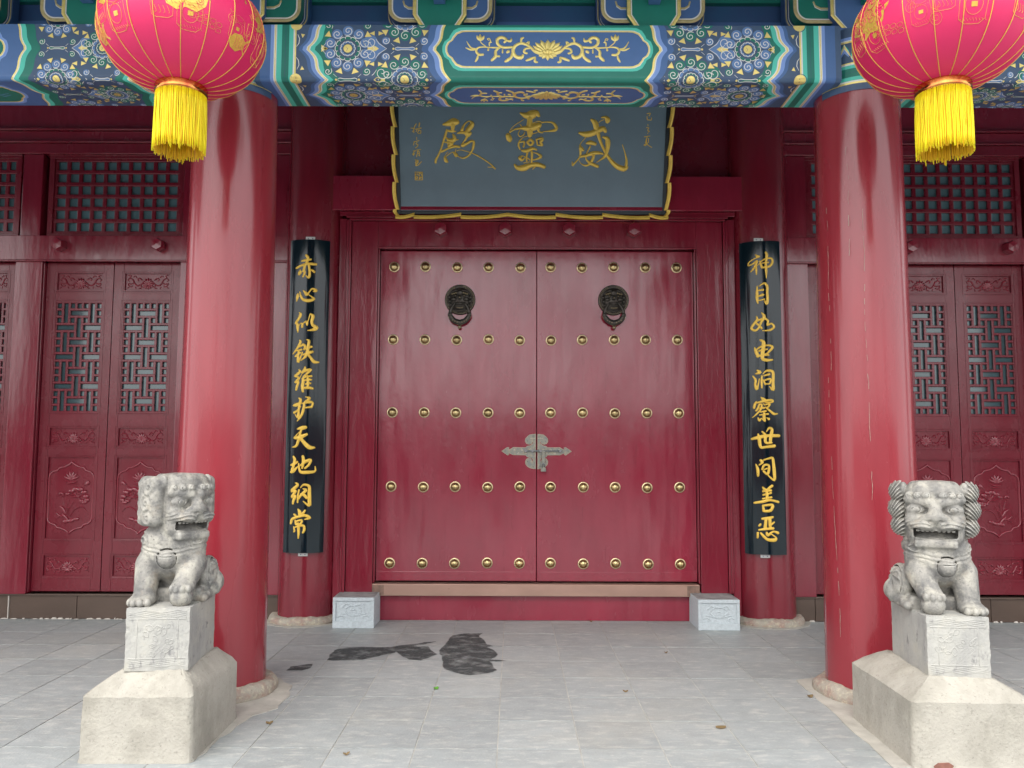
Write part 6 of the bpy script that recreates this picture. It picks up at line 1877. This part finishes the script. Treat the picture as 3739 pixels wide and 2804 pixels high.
def pedestal(cx, cy, hw, hd, ze, zt, inx, iny, lb, rot, seed, sx_=0.0):
    T = thing('concrete_pedestal', (cx, cy, 0), lb, 'pedestal', group='concrete pedestals under the stone lions', rotz=rot)
    mb = MB('concrete')
    rnd = random.Random(seed)
    # rounded-corner rings lofted upward
    rings = [(0, hw + .004, hd + .004, .035), (.02, hw, hd, .03), (ze * .5, hw - .002, hd - .002, .03), (ze, hw - .004, hd - .004, .026),
             (ze + (zt - ze) * .35, hw - inx * .30, hd - iny * .30, .026), (ze + (zt - ze) * .8, hw - inx * .78, hd - iny * .78, .022), (zt, hw - inx, hd - iny, .02), (zt + .003, .05, .05, .02)]
    N = 0; vs = []
    for (z, a, b, r) in rings:
        P = []
        for (sx, sy, a0) in ((1, -1, -PI / 2), (1, 1, 0), (-1, 1, PI / 2), (-1, -1, PI)):
            ccx, ccy = sx * (a - r), sy * (b - r)
            P += [(ccx + r * math.cos(a0 + PI / 2 * k / 5), ccy + r * math.sin(a0 + PI / 2 * k / 5)) for k in range(6)]
        # subdivide the straight sides
        Q = []
        for i in range(len(P)):
            p, q = P[i], P[(i + 1) % len(P)]
            m_ = 10 if i % 6 == 5 else 1
            for k in range(m_): Q.append((p[0] + (q[0] - p[0]) * k / m_, p[1] + (q[1] - p[1]) * k / m_))
        N = len(Q)
        tsh = sx_ * max(0, (z - ze) / (zt - ze))
        vs += [(x + tsh + rnd.uniform(-.0022, .0022), y + rnd.uniform(-.0022, .0022), z + (rnd.uniform(-.003, .003) if z > 0 else 0)) for x, y in Q]
    fs = [(j * N + i, j * N + (i + 1) % N, (j + 1) * N + (i + 1) % N, (j + 1) * N + i) for j in range(len(rings) - 1) for i in range(N)]
    fs.append(tuple((len(rings) - 1) * N + i for i in range(N)))
    mb.add(vs, fs)
    part('pedestal_block', mb, T, local=True, auto=28)
    return T
pl = pedestal(-1.957, 4.19, .264, .325, .296, .398, .112, .095, 'weathered concrete pedestal under the left stone lion', R(0.5), 5, .030)
pr = pedestal(1.935, 4.20, .285, .365, .295, .385, .138, .11, 'weathered concrete pedestal under the right stone lion', R(-1.5), 9)
mb = MB('brick_red'); rr = random.Random(2)
P = [(-.19, .0), (-.12, .0), (-.105, .018), (-.125, .030), (-.172, .028), (-.195, .014)]
mb.prism([(x, z) for x, z in P], -.3725, -.362)
part('exposed_brick', mb, pr, local=True)

def statue(x, y, z, w, d, h, rot, me, lb, seed):
    T = thing('stone_lion', (x, y, z), lb, 'statue', group='seated stone guardian lions', rotz=rot)
    mb = MB('plinth_stone')
    rough_box(mb, -w / 2, w / 2, -d / 2, d / 2, -.004, h, 14, .0035, seed)
    mb.add([(-w / 2, -d / 2, -.004), (w / 2, -d / 2, -.004), (w / 2, d / 2, -.004), (-w / 2, d / 2, -.004)], [(3, 2, 1, 0)])
    part('plinth', mb, T, local=True)
    # incised panel with leaf sprays on the front
    mb = MB('plinth_stone')
    mp = lambda u, v, hh: (u, -d / 2 + .001 - hh, h / 2 + v)
    a, b = w * .44, h * .44
    rnd = random.Random(seed)
    for P in ([(-a, b * .72), (a, b * .72)], [(-a, -b * .72), (a, -b * .72)], [(-a * .72, b * .72), (-a * .72, -b * .72)], [(a * .72, b * .72), (a * .72, -b * .72)]):
        brush(mb, [(u, v, .006) for u, v in P], mp, .0045)
    for k in range(14):
        cx, cy = rnd.uniform(-.6, .6) * a, rnd.uniform(-.5, .55) * b; g = rnd.uniform(0, 6.28); L = rnd.uniform(.02, .045)
        for s in (-1, 1):
            brush(mb, [(cx + L * t * math.cos(g) - s * L * .3 * math.sin(PI * t) * math.sin(g), cy + L * t * math.sin(g) + s * L * .3 * math.sin(PI * t) * math.cos(g), .0055) for t in (0, .25, .5, .75, 1)], mp, .005, sub=2)
    for sgn in (1, -1):
        for k in range(5):
            v0 = sgn * b * (.80 + .05 * k)
            brush(mb, [(-a + 2 * a * t, v0 + .005 * math.sin(t * 12 + k), .0048) for t in [q / 12 for q in range(13)]], mp, .004, sub=2)
    for k in range(5):
        brush(mb, [(-a * .5 + .018 * k, -b * .65, .003), (-a * .2 + .02 * k, -b * .3, .003), (a * .1 + .018 * k, -b * .05, .003)], mp, .0022)
    part('carved_relief', mb, T, local=True, smooth=True)
    o = bpy.data.objects.new('statue_body', me)
    COL.objects.link(o); o.parent = T; o.location = (0, -d / 2 + .222, h - .004)
    return T
ll = statue(-1.925, 4.175, .398, .300, .44, .292, R(5), lion_mesh(-1, R(50), 1), 'grey stone lion left of the gate, head turned toward the middle', 3)
lr = statue(1.945, 4.170, .385, .290, .45, .280, R(-5), lion_mesh(1, R(-20), 0), 'grey stone lion right of the gate, facing forward with curled side manes', 8)


# ------------------------------------------------------------------ across the courtyard (seen only in reflections)
WALL = thing('courtyard_wall', (0, -16, 0), 'long plaster wall with grey tile coping across the courtyard', 'wall')
mb = MB('plaster_red'); mb.box(-30, 30, -16.3, -16, -.02, 2.6); part('wall_body', mb, WALL)
mb = MB('roof_tile'); mb.box(-30, 30, -16.6, -15.7, 2.6, 2.85); part('coping', mb, WALL)
rt = random.Random(12)
for q, (tx, ty, th, lb) in enumerate(((-7, -13, 6.5, 'bare tree across the courtyard, left'), (3.5, -14, 7.5, 'bare tree across the courtyard, near the middle'), (11, -13, 6, 'bare tree across the courtyard, right'))):
    T = thing('bare_tree', (tx, ty, -.02), lb, 'tree')
    mb = MB('bark'); mc = MB('bark')
    def grow(p, d, L, r, dep, dst):
        q_ = p + d * L
        dst.tube([p, (p + q_) / 2 + Vector((rt.uniform(-.05, .05) * L, rt.uniform(-.05, .05) * L, 0)), q_], r, 6, rs=[r, r * .85, r * .7])
        if dep == 0: return
        for k in range(3):
            nd = (d + Vector((rt.uniform(-.8, .8), rt.uniform(-.8, .8), rt.uniform(-.1, .5)))).normalized()
            grow(q_, nd, L * rt.uniform(.6, .8), r * .6, dep - 1, mc)
    grow(Vector((tx, ty, -.02)), Vector((0, 0, 1)), th * .33, .13, 5, mb)
    part('trunk', mb, T); part('crown', mc, T)
